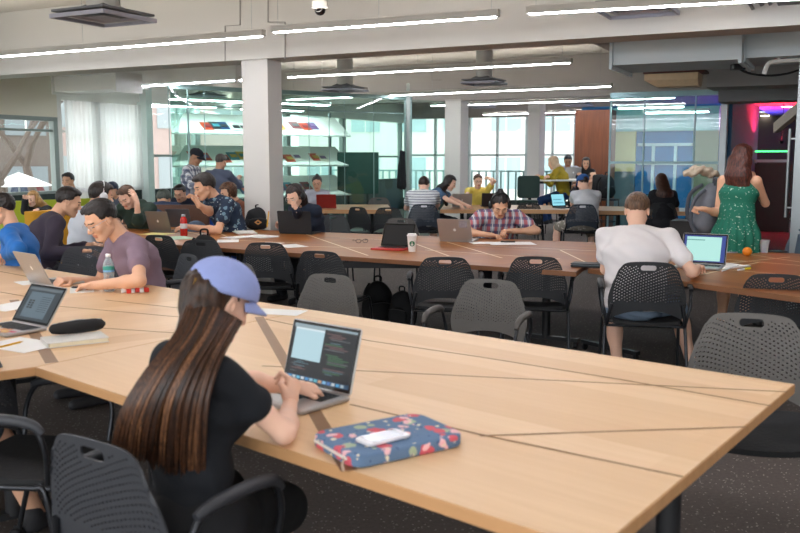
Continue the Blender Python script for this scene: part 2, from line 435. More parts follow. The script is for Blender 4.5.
    for side, sh, e, t in arms:
        f.cone(sh, e, (armr[0] + .002) * s, armr[1] * s, .03); f.cone(e, t, (armr[1] + .002) * s, armr[3] * s, .015)
        m_ = e * .72 + t * .28; f.cone(m_, m_, armr[1] * 1.05 * s, armr[1] * s, .03)
    if legh:
        for side, a, k, n in lg:
            cl = -.006 if bottom else 0
            f.cone(a, k, .083 * s + cl, .055 * s, .03); f.cone(k, n, .053 * s, .036 * s, .02); mm = k * .65 + n * .35 + v3(0, -.02, 0); f.ell(mm, v3(.05, .055, .1) * s, None, .04)
            f.cone(n + v3(0, -.03, -.035), n + v3(side * .02, .15, -.04), .034, .026, .02)
    chunks = [f.mesh(h)]
    # hands
    hh = .0042 if D < 7 else .006
    for i, (side, sh, e, t) in enumerate(arms):
        fd = nrm(t - e); hdv = hd[i]; hn = hp[i]
        dr = nrm(toloc3(hdv, Rz)) if hdv is not None else fd
        nz = toloc3(hn, Rz) if hn is not None else v3(-side * .25, -.1, 1)
        chunks.append(hand_chunk(t, dr, nz, -side, s * (.92 if fem else 1), (lcurl, rcurl)[i], hh))
    # head
    q = s * (.96 if fem else 1.0)
    def hp3(x, y, z): return HC + q * (hr @ v3(x, y, z))
    f = Fig(); E = lambda c, r, k=.02, op='+': f.ell(hp3(*c), q * v3(*r), hr, k * q, op)
    E((0, -.012, .032), (.073, .092, .08)); E((0, .022, -.03), (.058, .064, .078), .03); f.cone(hp3(-.012, .062, -.095), hp3(.012, .062, -.095), .017 * q, .017 * q, .03 * q)
    for m_ in (-1, 1):
        f.cone(hp3(m_ * .05, -.005, -.055), hp3(m_ * .022, .055, -.095), .017 * q, .014 * q, .025 * q)
        E((m_ * .043, .058, -.022), (.02, .02, .017), .025)
        E((m_ * .031, .091, .004), (.018, .012, .011), .012, '-')
        E((m_ * .031, .074, .004), (.0135, .0125, .0115), .004)
        E((m_ * .0115, .092, -.034), (.0085, .010, .008), .006)
        E((m_ * .074, -.004, -.004), (.009, .018, .031), .005); E((m_ * .081, .001, -.002), (.006, .009, .016), .004, '-')
    f.cone(hp3(-.034, .076, .021), hp3(.034, .076, .021), .0105 * q, .0105 * q, .018 * q)
    f.cone(hp3(0, .08, .008), hp3(0, .101, -.028), .0075 * q, .0105 * q, .009 * q)
    f.cone(hp3(-.017, .078, -.058), hp3(.017, .078, -.058), .0075 * q, .0075 * q, .006 * q); f.cone(hp3(-.014, .078, -.0665), hp3(.014, .078, -.0665), .0085 * q, .0085 * q, .006 * q)
    f.cone(hp3(0, -.02, -.04), N1 * .4 + HC * .6, .05 * q * (.88 if fem else 1), .052 * q * (.88 if fem else 1), .02)
    hch = f.mesh(.0042 if D < 7 else .006 if D < 11 else .009)
    cen = hch[0][hch[1]].mean(1); L = ((cen - HC) @ hr) / q
    x, y, z = np.abs(L[:, 0]), L[:, 1], L[:, 2]; mi = np.zeros(len(L), int)
    mi[(x < .024) & (y > .07) & (z > -.0735) & (z < -.052)] = 1
    mi[(x > .013) & (x < .047) & (y > .06) & (np.abs(z - .0245 + (x - .03) ** 2 * 6) < .0033)] = 2
    mi[(x > .016) & (x < .045) & (y > .06) & (np.abs(z + .001 - (x - .03) ** 2 * 9) < .0032)] = 3
    nb = sum(len(c[1]) for c in chunks); midx = np.concatenate([np.zeros(nb, int), mi]); chunks.append(hch)
    lip = tuple(np.array([int(skin[i:i + 2], 16) / 255 for i in (0, 2, 4)]) * v3(.9, .72, .69))
    mesh_obj('body', chunks, [smat, mat(lip, .4, .05), mat(hc[0], .6), mat('1a1210', .5)], root, midx)
    fold = lambda amp, fr: (lambda X, Y, Zz: amp * (np.sin(X * fr + Zz * fr * 1.3 + 2 * np.sin(Y * fr * .6)) * np.sin(Zz * fr * .7 - Y * fr * .8 + 1)))
    # bottoms
    if bottom and legh:
        kind, bc = bottom; f = Fig(); o = .014
        f.ell(P0 + v3(0, -.01, 0), v3(.168, .125, .115) * s + o, None, .03)
        if stand: f.cone(P0, W1 * .5 + P0 * .5, .115 * s, .11 * s, .03, Wp, 1.45)
        for side, a, k, n in lg:
            if kind == 'shorts': k2 = a * .1 + k * .9; f.cone(a, k2, .083 * s + o, .062 * s + o * 1.8, .03)
            else: f.cone(a, k, .083 * s + o, .057 * s + o, .03); f.cone(k, n + v3(0, 0, .02), .055 * s + o, .042 * s + o, .02)
        mesh_obj('shorts' if kind == 'shorts' else 'trousers', [f.mesh(h, fold(.004, 38))], [bc if not isinstance(bc, str) else mat(bc, .85, .15, 30)], root)
    if legh and legs != 'bare':
        for side, a, k, n in lg:
            f = Fig(); f.cone(n + v3(0, -.045, -.035), n + v3(side * .025, .165, -.042), .041, .034, .02); f.cone(n + v3(0, -.02, 0), n + v3(0, -.02, -.03), .046, .044, .02)
            zf = standz
            f.cut(lambda A, X, Y, Zz, zf=zf, n=n: np.maximum(A, (max(zf, n[2] - .075) + .003) - Zz))
            mesh_obj('shoe', [f.mesh(.01)], [mat(shoe, .7)], root)
    # shirt
    if shirt is not None:
        sm = shirt if not isinstance(shirt, str) else mat(shirt, .88, .1, 26, bump=.15)
        f = Fig(); o = .011 * s + (.006 if top != 'tshirt' else 0); torso(f, o)
        for side, sh, e, t in arms:
            if sleeve == 'short':
                m_ = sh * (1 - sleeve_end) + e * sleeve_end; f.cone(sh, m_, .046 * s * g + o, .048 * s * g + o * 1.3, .03)
            elif sleeve == 'long':
                f.cone(sh, e, .046 * s * g + o, .04 * s * g + o, .03); f.cone(e, e * .08 + t * .92, .042 * s * g + o, .031 * s * g + o, .02)
            elif sleeve == 'roll':
                f.cone(sh, e, .046 * s * g + o, .043 * s * g + o, .03); m_ = e * .75 + t * .25; f.cone(e, m_, .044 * s * g + o, .042 * s * g + o, .02)
        if top == 'hoodie':
            f.cone(N1 + v3(-.07, -.05, 0) * s, N1 + v3(.07, -.05, 0) * s, .05 * s, .05 * s, .03); f.ell(N1 + v3(0, -.08, -.04) * s, v3(.1, .05, .09) * s, None, .03)
        if top == 'collar':
            for q2 in (-1, 1): f.cone(N1 + v3(q2 * .06, -.03, .01) * s, N1 + v3(q2 * .035, .07, -.02) * s, .02 * s, .018 * s, .01)
            f.cone(N1 + v3(-.06, -.03, .01) * s, N1 + v3(.06, -.03, .01) * s, .022 * s, .022 * s, .01)
        if not stand: f.cut(lambda A, X, Y, Zz: np.maximum(A, (P0[2] - .035 * s) - Zz - .25 * np.maximum(0, Y - P0[1])))
        mesh_obj({'hoodie': 'hoodie', 'collar': 'shirt', 'jacket': 'jacket', 'sweater': 'sweater'}.get(top, 'tshirt'), [f.mesh(h if D > 3 else .008, fold(.0045, 34))], [sm], root)
    if dress is not None:
        f = Fig(); o = .012 * s; b = bulk
        f.cone(W1, C1, .092 * s * g * b + o, .105 * s * g * b + o, .05, W, 1.38); f.cone(C1, SH - dirN * .05 * s, .105 * s * g * b + o, .07 * s * g + o, .04, W, 1.5)
        for q2 in (-1, 1):
            f.ell(C1 + v3(q2 * .075, .085, 0) * s, v3(.066, .06, .062) * s + o, None, .05)
            f.cone(SH + W * q2 * .09 * s - dirN * .03 * s, SH + W * q2 * .075 * s + dirN * .05 * s, .035 * s, .03 * s, .03)
        f.cone(W1, P0 - v3(0, 0, .05) * s, .09 * s + o, .13 * s + o, .05, Wp, 1.4); f.cone(P0 - v3(0, 0, .05) * s, P0 - v3(0, 0, .36) * s, .135 * s + o, .18 * s, .04, Wp, 1.3)
        pleat = lambda X, Y, Zz: np.where(Zz < W1[2], .009 * np.sin(np.arctan2(Y, X) * 16), .002 * np.sin(X * 60)) * np.clip((W1[2] + .02 - Zz) / .2, .15, 1)
        f.cut(lambda A, X, Y, Zz: np.maximum(A, (P0[2] - .42 * s) - Zz))
        mesh_obj('dress', [f.mesh(.01, pleat)], [dress], root)
    # hair
    if hair:
        f = Fig(); hm = hairmat(*hc)
        vol = {'short': .0085, 'crop': .005, 'mess': .02, 'long': .014, 'bun': .010, 'curly': .026, 'hood': .02, 'cap': .006}[hair]
        if cap: vol = 0.
        f.ell(hp3(0, -.016, .036), q * (v3(.074, .092, .082) + vol), hr, .01)
        if hair in ('long', 'curly', 'cap'): f.ell(hp3(0, -.05, -.02), q * v3(.075, .06, .08), hr, .02)
        if hair == 'short': f.ell(hp3(.012, .03, .085), q * v3(.055, .05, .03), hr, .02)
        if hair == 'mess': f.ell(hp3(0, .045, .085), q * v3(.06, .045, .035), hr, .02)
        bk = .9 if hair in ('short', 'crop', 'bun', 'mess') else .6
        def facecut(A, X, Y, Zz):
            lx = ((X - HC[0]) * hr[0, 0] + (Y - HC[1]) * hr[1, 0] + (Zz - HC[2]) * hr[2, 0]) / q
            ly = ((X - HC[0]) * hr[0, 1] + (Y - HC[1]) * hr[1, 1] + (Zz - HC[2]) * hr[2, 1]) / q
            lz = ((X - HC[0]) * hr[0, 2] + (Y - HC[1]) * hr[1, 2] + (Zz - HC[2]) * hr[2, 2]) / q
            if hair in ('long', 'curly', 'hood', 'cap'):
                cutd = np.minimum(ly - .022, .074 - lz)
            else:
                hl = .028 + .78 * ly + .18 * np.maximum(0, np.abs(lx) - .03) * (ly > .03); hl = hl + .006 * np.sin(lx * 95 + 1) + .004 * np.sin(lx * 210) + .006 * np.sin(ly * 150); hl = np.where(ly < -.07, hl - .02, hl); cutd = (hl - lz) * .8
                side_ = (np.abs(lx) > .05) & (ly > .0) & (ly < .035) & (lz > -.02)
                cutd = np.where(side_, cutd - .02, cutd)
            return np.maximum(A, cutd * q)
        f.cut(facecut)
        if hair == 'bun': f.ell(hp3(0, -.07, .11), q * v3(.032, .032, .03), hr, .006)
        if flow:
            pts = [hp3(*p[:3]) if p[3] == 'h' else (N1 + s * v3(*p[:3]) if p[3] == 'n' else T((p[0], p[1], 'D', p[2]))) for p in flow]
            rs = [p[4] for p in flow]; fl = [p[5] if len(p) > 5 else 1.6 for p in flow]
            for i in range(len(pts) - 1): f.cone(pts[i], pts[i + 1], rs[i], rs[i + 1], .03, hr @ v3(1, 0, 0) if flow[i][3] != 'px' else None, fl[i])
        fr = 200 if D < 4 else 170
        nzf = (lambda X, Y, Zz: .0035 * np.sin(X * fr + 1.2 * np.sin(Zz * 9)) * np.sin(Y * fr * .8)) if hair not in ('curly', 'short', 'mess') else (lambda X, Y, Zz: .0035 * np.sin(X * 230 + 2 * np.sin(Y * 60)) * np.sin(Y * 150 + Zz * 120)) if hair != 'curly' else (lambda X, Y, Zz: .01 * np.sin(X * 110) * np.sin(Y * 120) * np.sin(Zz * 115))
        mesh_obj('hood' if hair == 'hood' else 'hair', [f.mesh(.0065 if D < 4 else .007 if D < 11 else .01, nzf)], [hm], root)
    if cap:
        cm = mat(cap, .85, .08, 60, bump=.1); f = Fig()
        f.ell(hp3(0, -.008, .05), q * v3(.09, .107, .083) * (1.12 if D < 4 else 1), hr, .01)
        def cc(A, X, Y, Zz):
            lx = ((X - HC[0]) * hr[0, 0] + (Y - HC[1]) * hr[1, 0] + (Zz - HC[2]) * hr[2, 0]) / q
            ly = ((X - HC[0]) * hr[0, 1] + (Y - HC[1]) * hr[1, 1] + (Zz - HC[2]) * hr[2, 1]) / q
            lz = ((X - HC[0]) * hr[0, 2] + (Y - HC[1]) * hr[1, 2] + (Zz - HC[2]) * hr[2, 2]) / q
            A = np.maximum(A, (.03 + .1 * ly - lz) * q)
            hole = np.sqrt(lx ** 2 + (lz - .035) ** 2 * 1.2) - .036
            return np.where(ly < -.02, np.maximum(A, -hole * q), A)
        f.cut(cc)
        c = mesh_obj('cap', [f.mesh(.006 if D < 4 else .009)], [cm], root)
        if D < 4:
            b = MB(); b.tube([hp3(.052 * math.sin(a), -.012 - .104 * math.cos(a), .018 + .012 * math.cos(a)) for a in [-.75 + 1.5 * i / 10 for i in range(11)]], .009 * q, 6); b.build('strap', cm, c, smooth=True)
            b = MB(); b.box(hp3(.02, -.121, .028), (.03, .012, .02), Matrix(hr.tolist())); b.build('buckle', mat('b08a3c', .35, metal=.8), c)
        b = MB(); n = 14; vs = []; fs = []
        for i in range(n + 1):
            a = -1.15 + 2.3 * i / n
            for k in range(5):
                rr = k / 4; e = .075 * math.cos(a * 1.2) * rr + .0
                xx = math.sin(a) * (.086 - .006 * rr); yy = math.cos(a) * .098 + max(0, e) - .004; zz = .04 - .028 * rr - .32 * xx * xx / .09 + .006
                vs.append(Vector(hp3(xx, yy, zz)))
        for i in range(n):
            for k in range(4): fs.append((i * 5 + k, i * 5 + k + 1, i * 5 + 6 + k, i * 5 + 5 + k))
        b.add(vs, fs); o = b.build('brim', cm, c, smooth=True); so = o.modifiers.new('thick', 'SOLIDIFY'); so.thickness = .004
        b = MB(); b.ball(hp3(0, -.008, .134), .008 * q, 8); b.build('button', cm, c, smooth=True)
    if glasses:
        b = MB()
        for m_ in (-1, 1):
            b.tube([hp3(m_ * .033 + .022 * math.cos(a), .1, .002 + .015 * math.sin(a)) for a in [2 * PI * k / 14 for k in range(15)]], .0013, 5)
            b.tube([hp3(m_ * .055, .099, .008), hp3(m_ * .077, .07, .01), hp3(m_ * .079, -.01, .008)], .0013, 5)
        b.tube([hp3(-.011, .1, .004), hp3(.011, .1, .004)], .0013, 5); b.build('glasses', mat(glasses if isinstance(glasses, str) else 'c8ccd0', .3, metal=.6), root)
    if phones:
        b = MB(); b.tube([hp3((.104 if hair == 'long' else .094) * math.cos(a), -.005 - .01, .0 + .137 * math.sin(a)) for a in [PI * k / 16 for k in range(17)]], .008 * q, 8)
        for m_ in (-1, 1): b.ball(hp3(m_ * (.104 if hair == 'long' else .092), -.005, -.005), .038 * q, 10, (.5, 1, 1.1), Matrix(hr.tolist()))
        b.build('headphones', mat(phones, .4), root, smooth=True)
    ALLP[label] = (org, s, K, HC)
    print('PERSON %-60s s=%.2f at %.2f %.2f D' % (label[:60], s, org[0], org[1]))
    root['seat_x'] = 0.0; del root['seat_x']
    return root, org, s
def toloc3(v, Rz): return Rz.T @ np.array(v, float)
# ------------------------------------------------------------------ shared materials
M_CEIL = mat('cbc6bd', .85, .03, 3, name='painted_ceiling'); M_BEAM = mat('c3c0b9', .8, .03, 2, name='painted_beam'); M_COLW = mat('cfccc6', .7, .03, 2, name='painted_column')
M_STEEL = mat('9aa0a2', .35, .05, 8, metal=.8); M_DARKST = mat('2a2c2e', .4, .1, 8, metal=.4); M_BLK = mat('17181a', .45, .1, 20); M_BLKP = mat('1c1d20', .5, .1, 30)
M_CHB = mat('25272a', .5, .08, 30, name='black_chair_plastic'); M_CHG = mat('56524e', .5, .06, 30, name='grey_chair_plastic'); M_CHN = mat('36383d', .5, .08, 30); M_CHBL = mat('5a6a7c', .5, .06, 30); M_CHD = mat('2a3440', .5, .06, 30)
M_SEAT = mat('131416', .8, .15, 60, bump=.2); M_WHITE = mat('ebe9e4', .5, .03, 10); M_PAPER = mat('f2f0ec', .8, .02, 10)
M_ALU = mat('b4b0ae', .35, .03, 10, metal=.55); M_ALUD = mat('8a8480', .35, .03, 10, metal=.5)
M_OAK = wood('maple_tabletop', 'e0b888', 'eecba0', 'c99a68', .38, .16, 2.3)
M_WALN = wood('walnut_tabletop', '98581f', 'b06e2e', '643714', .42, .14, 1.1)
M_OAK3 = wood('oak_tabletop', 'a97f55', 'b98d62', '8a6038', .35, .15, 1.4)
M_EDGE = wood('maple_edge', 'd0a070', 'c89868', 'a87848', .5, .02, 3); M_EDGEW = wood('walnut_edge', '8a5a38', '7e5030', '5a3820', .5, .02, 3)
M_SEAM = mat('8e6438', .6, .1, 20); M_SEAML = mat('e6cca4', .5, .1, 20); M_STRIP = mat('8f6a48', .45, .12, 12)

# ------------------------------------------------------------------ chairs
def chair_back_mesh(mb, dense=1):
    nx, nz = (60, 50) if dense else (30, 25)
    def W_(t): return .212 + .024 * math.sin(min(1, t * 1.15) * PI) * 1.0 - .022 * t ** 3
    def pt(sx, t):
        hw = W_(t); lo = .475 + .055 * (1 - abs(sx) ** 2.4) + .0; hi = .838 - .012 * sx * sx - .07 * abs(sx) ** 9
        x = sx * hw * (1 - .05 * t ** 8); z = lo + (hi - lo) * t
        y = -.205 - .10 * (z - .475) + .42 * x * x * (1 - .3 * t)
        return [x, y, z]
    P = [[pt(-1 + 2 * i / nx, j / nz) for j in range(nz + 1)] for i in range(nx + 1)]
    hw_, hh_ = .047, .014; cz = .797
    def g(x, z): # slot: negative inside
        dx = max(0, abs(x) - (hw_ - hh_)); dz = z - cz; dz = dz * (.75 if dz > 0 else 1.0); return math.hypot(dx, dz) - hh_
    kill = set()
    for i in range(nx):
        for j in range(nz):
            c = P[i][j]; e = P[i + 1][j + 1]; x, z = (c[0] + e[0]) / 2, (c[2] + e[2]) / 2
            if g(x, z) < 0: kill.add((i, j)); continue
            if dense and .585 < z < .812 and 3 <= i < nx - 3 and g(x, z) > .012 and j < nz - 3:
                if (i + j) % 3 == 0 and i % 2 == 0: kill.add((i, j))
                if (i + 1 + j) % 3 == 0 and i % 2 == 0 and False: kill.add((i, j))
    for i in range(1, nx):
        for j in range(1, nz):
            x, y, z = P[i][j]; d = g(x, z)
            nb = [(i - 1, j - 1), (i, j - 1), (i - 1, j), (i, j)]
            k = [q in kill and g(P[q[0]][q[1]][0], P[q[0]][q[1]][2]) < .012 for q in nb]
            if any(k) and not all(k) and abs(d) < .012:
                e = 1e-4; gx = (g(x + e, z) - g(x - e, z)) / (2 * e); gz = (g(x, z + e) - g(x, z - e)) / (2 * e); L = gx * gx + gz * gz + 1e-9
                P[i][j][0] -= d * gx / L; P[i][j][2] -= d * gz / L
    vs = [tuple(P[i][j]) for i in range(nx + 1) for j in range(nz + 1)]
    fs = [(i * (nz + 1) + j, (i + 1) * (nz + 1) + j, (i + 1) * (nz + 1) + j + 1, i * (nz + 1) + j + 1) for i in range(nx) for j in range(nz) if (i, j) not in kill]
    mb.add(vs, fs)
def thicken(me, th):
    bm = bmesh.new(); bm.from_mesh(me); bmesh.ops.delete(bm, geom=[v for v in bm.verts if not v.link_faces], context='VERTS')
    bm.normal_update(); bm.verts.index_update(); V0 = list(bm.verts); F0 = [[v.index for v in f.verts] for f in bm.faces]; E0 = [(e.link_loops[0].vert.index, e.link_loops[0].link_loop_next.vert.index) for e in bm.edges if len(e.link_faces) == 1]
    new = [bm.verts.new(v.co - v.normal * th) for v in V0]
    for f in F0: bm.faces.new([new[i] for i in reversed(f)])
    for a, b_ in E0: bm.faces.new([V0[b_], V0[a], new[a], new[b_]])
    bm.to_mesh(me); bm.free()
    me.polygons.foreach_set('use_smooth', [True] * len(me.polygons)); me.set_sharp_from_angle(angle=R(40)); me.update()
BACKM = {}
def make_chair(col, arms, casters, frame=None, loc=(0, 0, 0), rz=0, dense=1, label=None, group=None):
    fr = frame or mat('202226', .35, .05, 10, metal=.5)
    t = empty('office_chair', loc, rz, label, 'chair', group)
    if dense not in BACKM:
        b = MB(); chair_back_mesh(b, dense); o = b.build('backrest', col); thicken(o.data, .006); BACKM[dense] = o.data; bpy.data.objects.remove(o)
    me = BACKM[dense].copy(); me.materials.clear(); me.materials.append(col); o = bpy.data.objects.new('backrest', me); COL.objects.link(o); o.parent = t
    b = MB(); n = 14; vs = []; fs = []
    for i in range(n + 1):
        for j in range(n + 1):
            u, v = -1 + 2 * i / n, -1 + 2 * j / n
            x = u * math.sqrt(1 - v * v * .28) * .235; y = v * math.sqrt(1 - u * u * .28) * .225 + .01
            vs.append((x, y, .455 - .018 * (1 - u * u) * (1 - v * v * .5) - (.02 * max(0, v) ** 3) + .012 * max(0, -v) ** 3))
    for i in range(n):
        for j in range(n): fs.append((i * (n + 1) + j, (i + 1) * (n + 1) + j, (i + 1) * (n + 1) + j + 1, i * (n + 1) + j + 1))
    b.add(vs, fs); o = b.build('seat', M_SEAT, t); thicken(o.data, .022)
    b = MB()
    for s_ in (-1, 1):
        b.tube([(s_ * .232, .19, .425), (s_ * .236, 0, .425), (s_ * .236, -.16, .43), (s_ * .226, -.195, .50), (s_ * .21, -.203, .57)], .0115, 8, 4)
    b.tube([(-.232, .13, .42), (.232, .13, .42)], .01); b.tube([(-.232, -.12, .42), (.232, -.12, .42)], .01)
    b.build('frame', fr, t, smooth=True)
    for sx in (-1, 1):
        for sy, y0, y1 in ((1, .17, .235), (-1, -.12, -.225)):
            b = MB(); z0 = .055 if casters else .006
            b.tube([(sx * .236, y0 * .8, .425), (sx * .243, y0, .415), (sx * .25, (y0 + y1) / 2, .24), (sx * .258, y1, z0)], .0105, 8, 4)
            lg = b.build('leg', fr, t, smooth=True)
            b = MB()
            if casters:
                Rx = Matrix.Rotation(PI / 2, 3, 'Y')
                for q in (-.012, .012): b.lathe([(0, -.008), (.022, -.008), (.026, -.003), (.026, .003), (.022, .008), (0, .008)], (sx * .258 + q, y1 - .012, .027), 14, Rx)
                b.box((sx * .258, y1 - .008, .045), (.012, .03, .03)); b.build('caster', M_BLK, lg, smooth=True)
            else:
                b.lathe([(0, 0), (.014, 0), (.015, .012), (.011, .018), (0, .018)], (sx * .258, y1, 0), 12); b.build('glide', M_BLK, lg, smooth=True)
        if arms:
            b = MB()
            b.tube([(sx * .238, -.17, .45), (sx * .262, -.17, .56), (sx * .268, -.13, .645), (sx * .27, -.06, .665)], .01, 8, 5)
            b.build('arm_support', fr, t, smooth=True); b = MB()
            b.tube([(sx * .27, .10, .66), (sx * .268, .16, .645), (sx * .262, .19, .56), (sx * .24, .18, .44)], .01, 8, 5)
            b.build('arm_support', fr, t, smooth=True)
            b = MB(); b.tube([(sx * .268, -.14, .655), (sx * .272, -.08, .672), (sx * .272, .06, .676), (sx * .27, .15, .662), (sx * .266, .185, .63)], [.013, .019, .02, .018, .013], 10, 4)
            o = b.build('armrest', col, t, smooth=True); o.scale = (1, 1, 1)
    return t
PROTO = {}
def chair(label, loc, rz, kind='black', group=None, dense=1):
    if (kind, dense) not in PROTO:
        k = kind.split('_'); col = {'black': M_CHB, 'grey': M_CHG, 'charcoal': M_CHN, 'blue': M_CHBL, 'slate': M_CHD}[k[0]]
        c = make_chair(col, 'arm' in k, 'cast' in k, mat('3a3c40', .3, .05, 10, metal=.7) if 'arm' in k else None, dense=dense); PROTO[(kind, dense)] = c
    else: c = copy_tree(PROTO[(kind, dense)])
    c.location = (loc[0], loc[1], 0); c.rotation_euler = (0, 0, R(rz)); tag(c, label, 'chair', group)
    if group is None and 'group' in c: del c['group']
    return c
def chair_px(label, x, y, rz, kind='black', group=None, dense=1, zt=.838, sc=1.0, D=None):
    p = PD(x, y, D) if D else Z(x, y, zt * sc); h = Vector((-math.sin(R(rz)), math.cos(R(rz)), 0)); c = chair(label, p + h * .242 * sc, rz, kind, group, dense); c.scale = (sc,) * 3; return c

# ------------------------------------------------------------------ tables
def table(label, pts, topm, edgem, seams=(), seamm=None, strips=(), z=.74, th=.035, legs=(), group=None, name='long_table', cat='table', lm=None, grain=None):
    c = sum((Vector((p[0], p[1], 0)) for p in pts), Vector()) / len(pts); d = Vector(pts[1]).to_2d() - Vector(pts[0]).to_2d(); a = math.atan2(d.y, d.x) if grain is None else grain
    t = empty(name, c, a, label, cat, group); inv = (Matrix.Translation(c) @ Matrix.Rotation(a, 4, 'Z')).inverted(); lo = lambda p: (inv @ Vector((p[0], p[1], 0)))
    b = MB(); P = [lo(p) for p in pts]; n = len(P)
    if sum(P[i].x * P[(i + 1) % n].y - P[(i + 1) % n].x * P[i].y for i in range(n)) < 0: P.reverse()
    e = .004; cen = sum(P, Vector()) / n; top = [p + (cen - p).normalized() * e for p in P]
    vs = [(p.x, p.y, z - th) for p in P] + [(p.x, p.y, z - .003) for p in P] + [(p.x, p.y, z) for p in top]
    b.add(vs, [tuple(range(2 * n, 3 * n)), tuple(reversed(range(n)))]); b.cur = 1; o_ = len(b.v) - 3 * n
    for i in range(n):
        j = (i + 1) % n; b.f += [(o_ + i, o_ + j, o_ + n + j, o_ + n + i), (o_ + n + i, o_ + n + j, o_ + 2 * n + j, o_ + 2 * n + i)]; b.m += [1, 1]
    b.cur = 2
    for s_ in seams:
        w_ = s_[4] if len(s_) > 4 else .012
        p, q = lo(Z(s_[0], s_[1], z)), lo(Z(s_[2], s_[3], z)); dd = (q - p).normalized(); nn_ = Vector((-dd.y, dd.x, 0)) * w_ / 2
        b.add([(v.x, v.y, z + .0006) for v in (p - nn_, q - nn_, q + nn_, p + nn_)], [(0, 1, 2, 3)])
    b.cur = 3
    for s_ in strips:
        p, q = lo(Z(s_[0], s_[1], z)), lo(Z(s_[2], s_[3], z)); dd = (q - p).normalized(); nn_ = Vector((-dd.y, dd.x, 0)) * s_[4] / 2
        b.add([(v.x, v.y, z + .0009) for v in (p - nn_, q - nn_, q + nn_, p + nn_)], [(0, 1, 2, 3)])
    b.build('tabletop', [topm, edgem, seamm or M_SEAM, M_STRIP], t)
    b = MB()
    if len(legs) > 1:
        for i in range(len(legs) - 1):
            p, q = lo(legs[i]), lo(legs[i + 1]); b.bar((p.x, p.y, z - th - .035), (q.x, q.y, z - th - .035), .04, .05)
        b.build('underframe', M_BLKP, t)
    for l in legs:
        p = lo(l); b = MB(); b.lathe([(.035, .07), (.035, z - th - .03), (.06, z - th - .02), (.06, z - th)], (p.x, p.y, 0), 16); b.bar((p.x - .28, p.y, .07), (p.x + .28, p.y, .07), .05, .03)
        lg = b.build('leg', lm or M_BLKP, t, smooth=True)
        for q in (-1, 1):
            b = MB(); b.lathe([(0, -.012), (.024, -.012), (.028, 0), (.024, .012), (0, .012)], (p.x + q * .26, p.y, .028), 14, Matrix.Rotation(PI / 2, 3, 'Y')); b.box((p.x + q * .26, p.y, .05), (.03, .02, .02)); b.build('caster', M_BLK, lg, smooth=True)
    return t

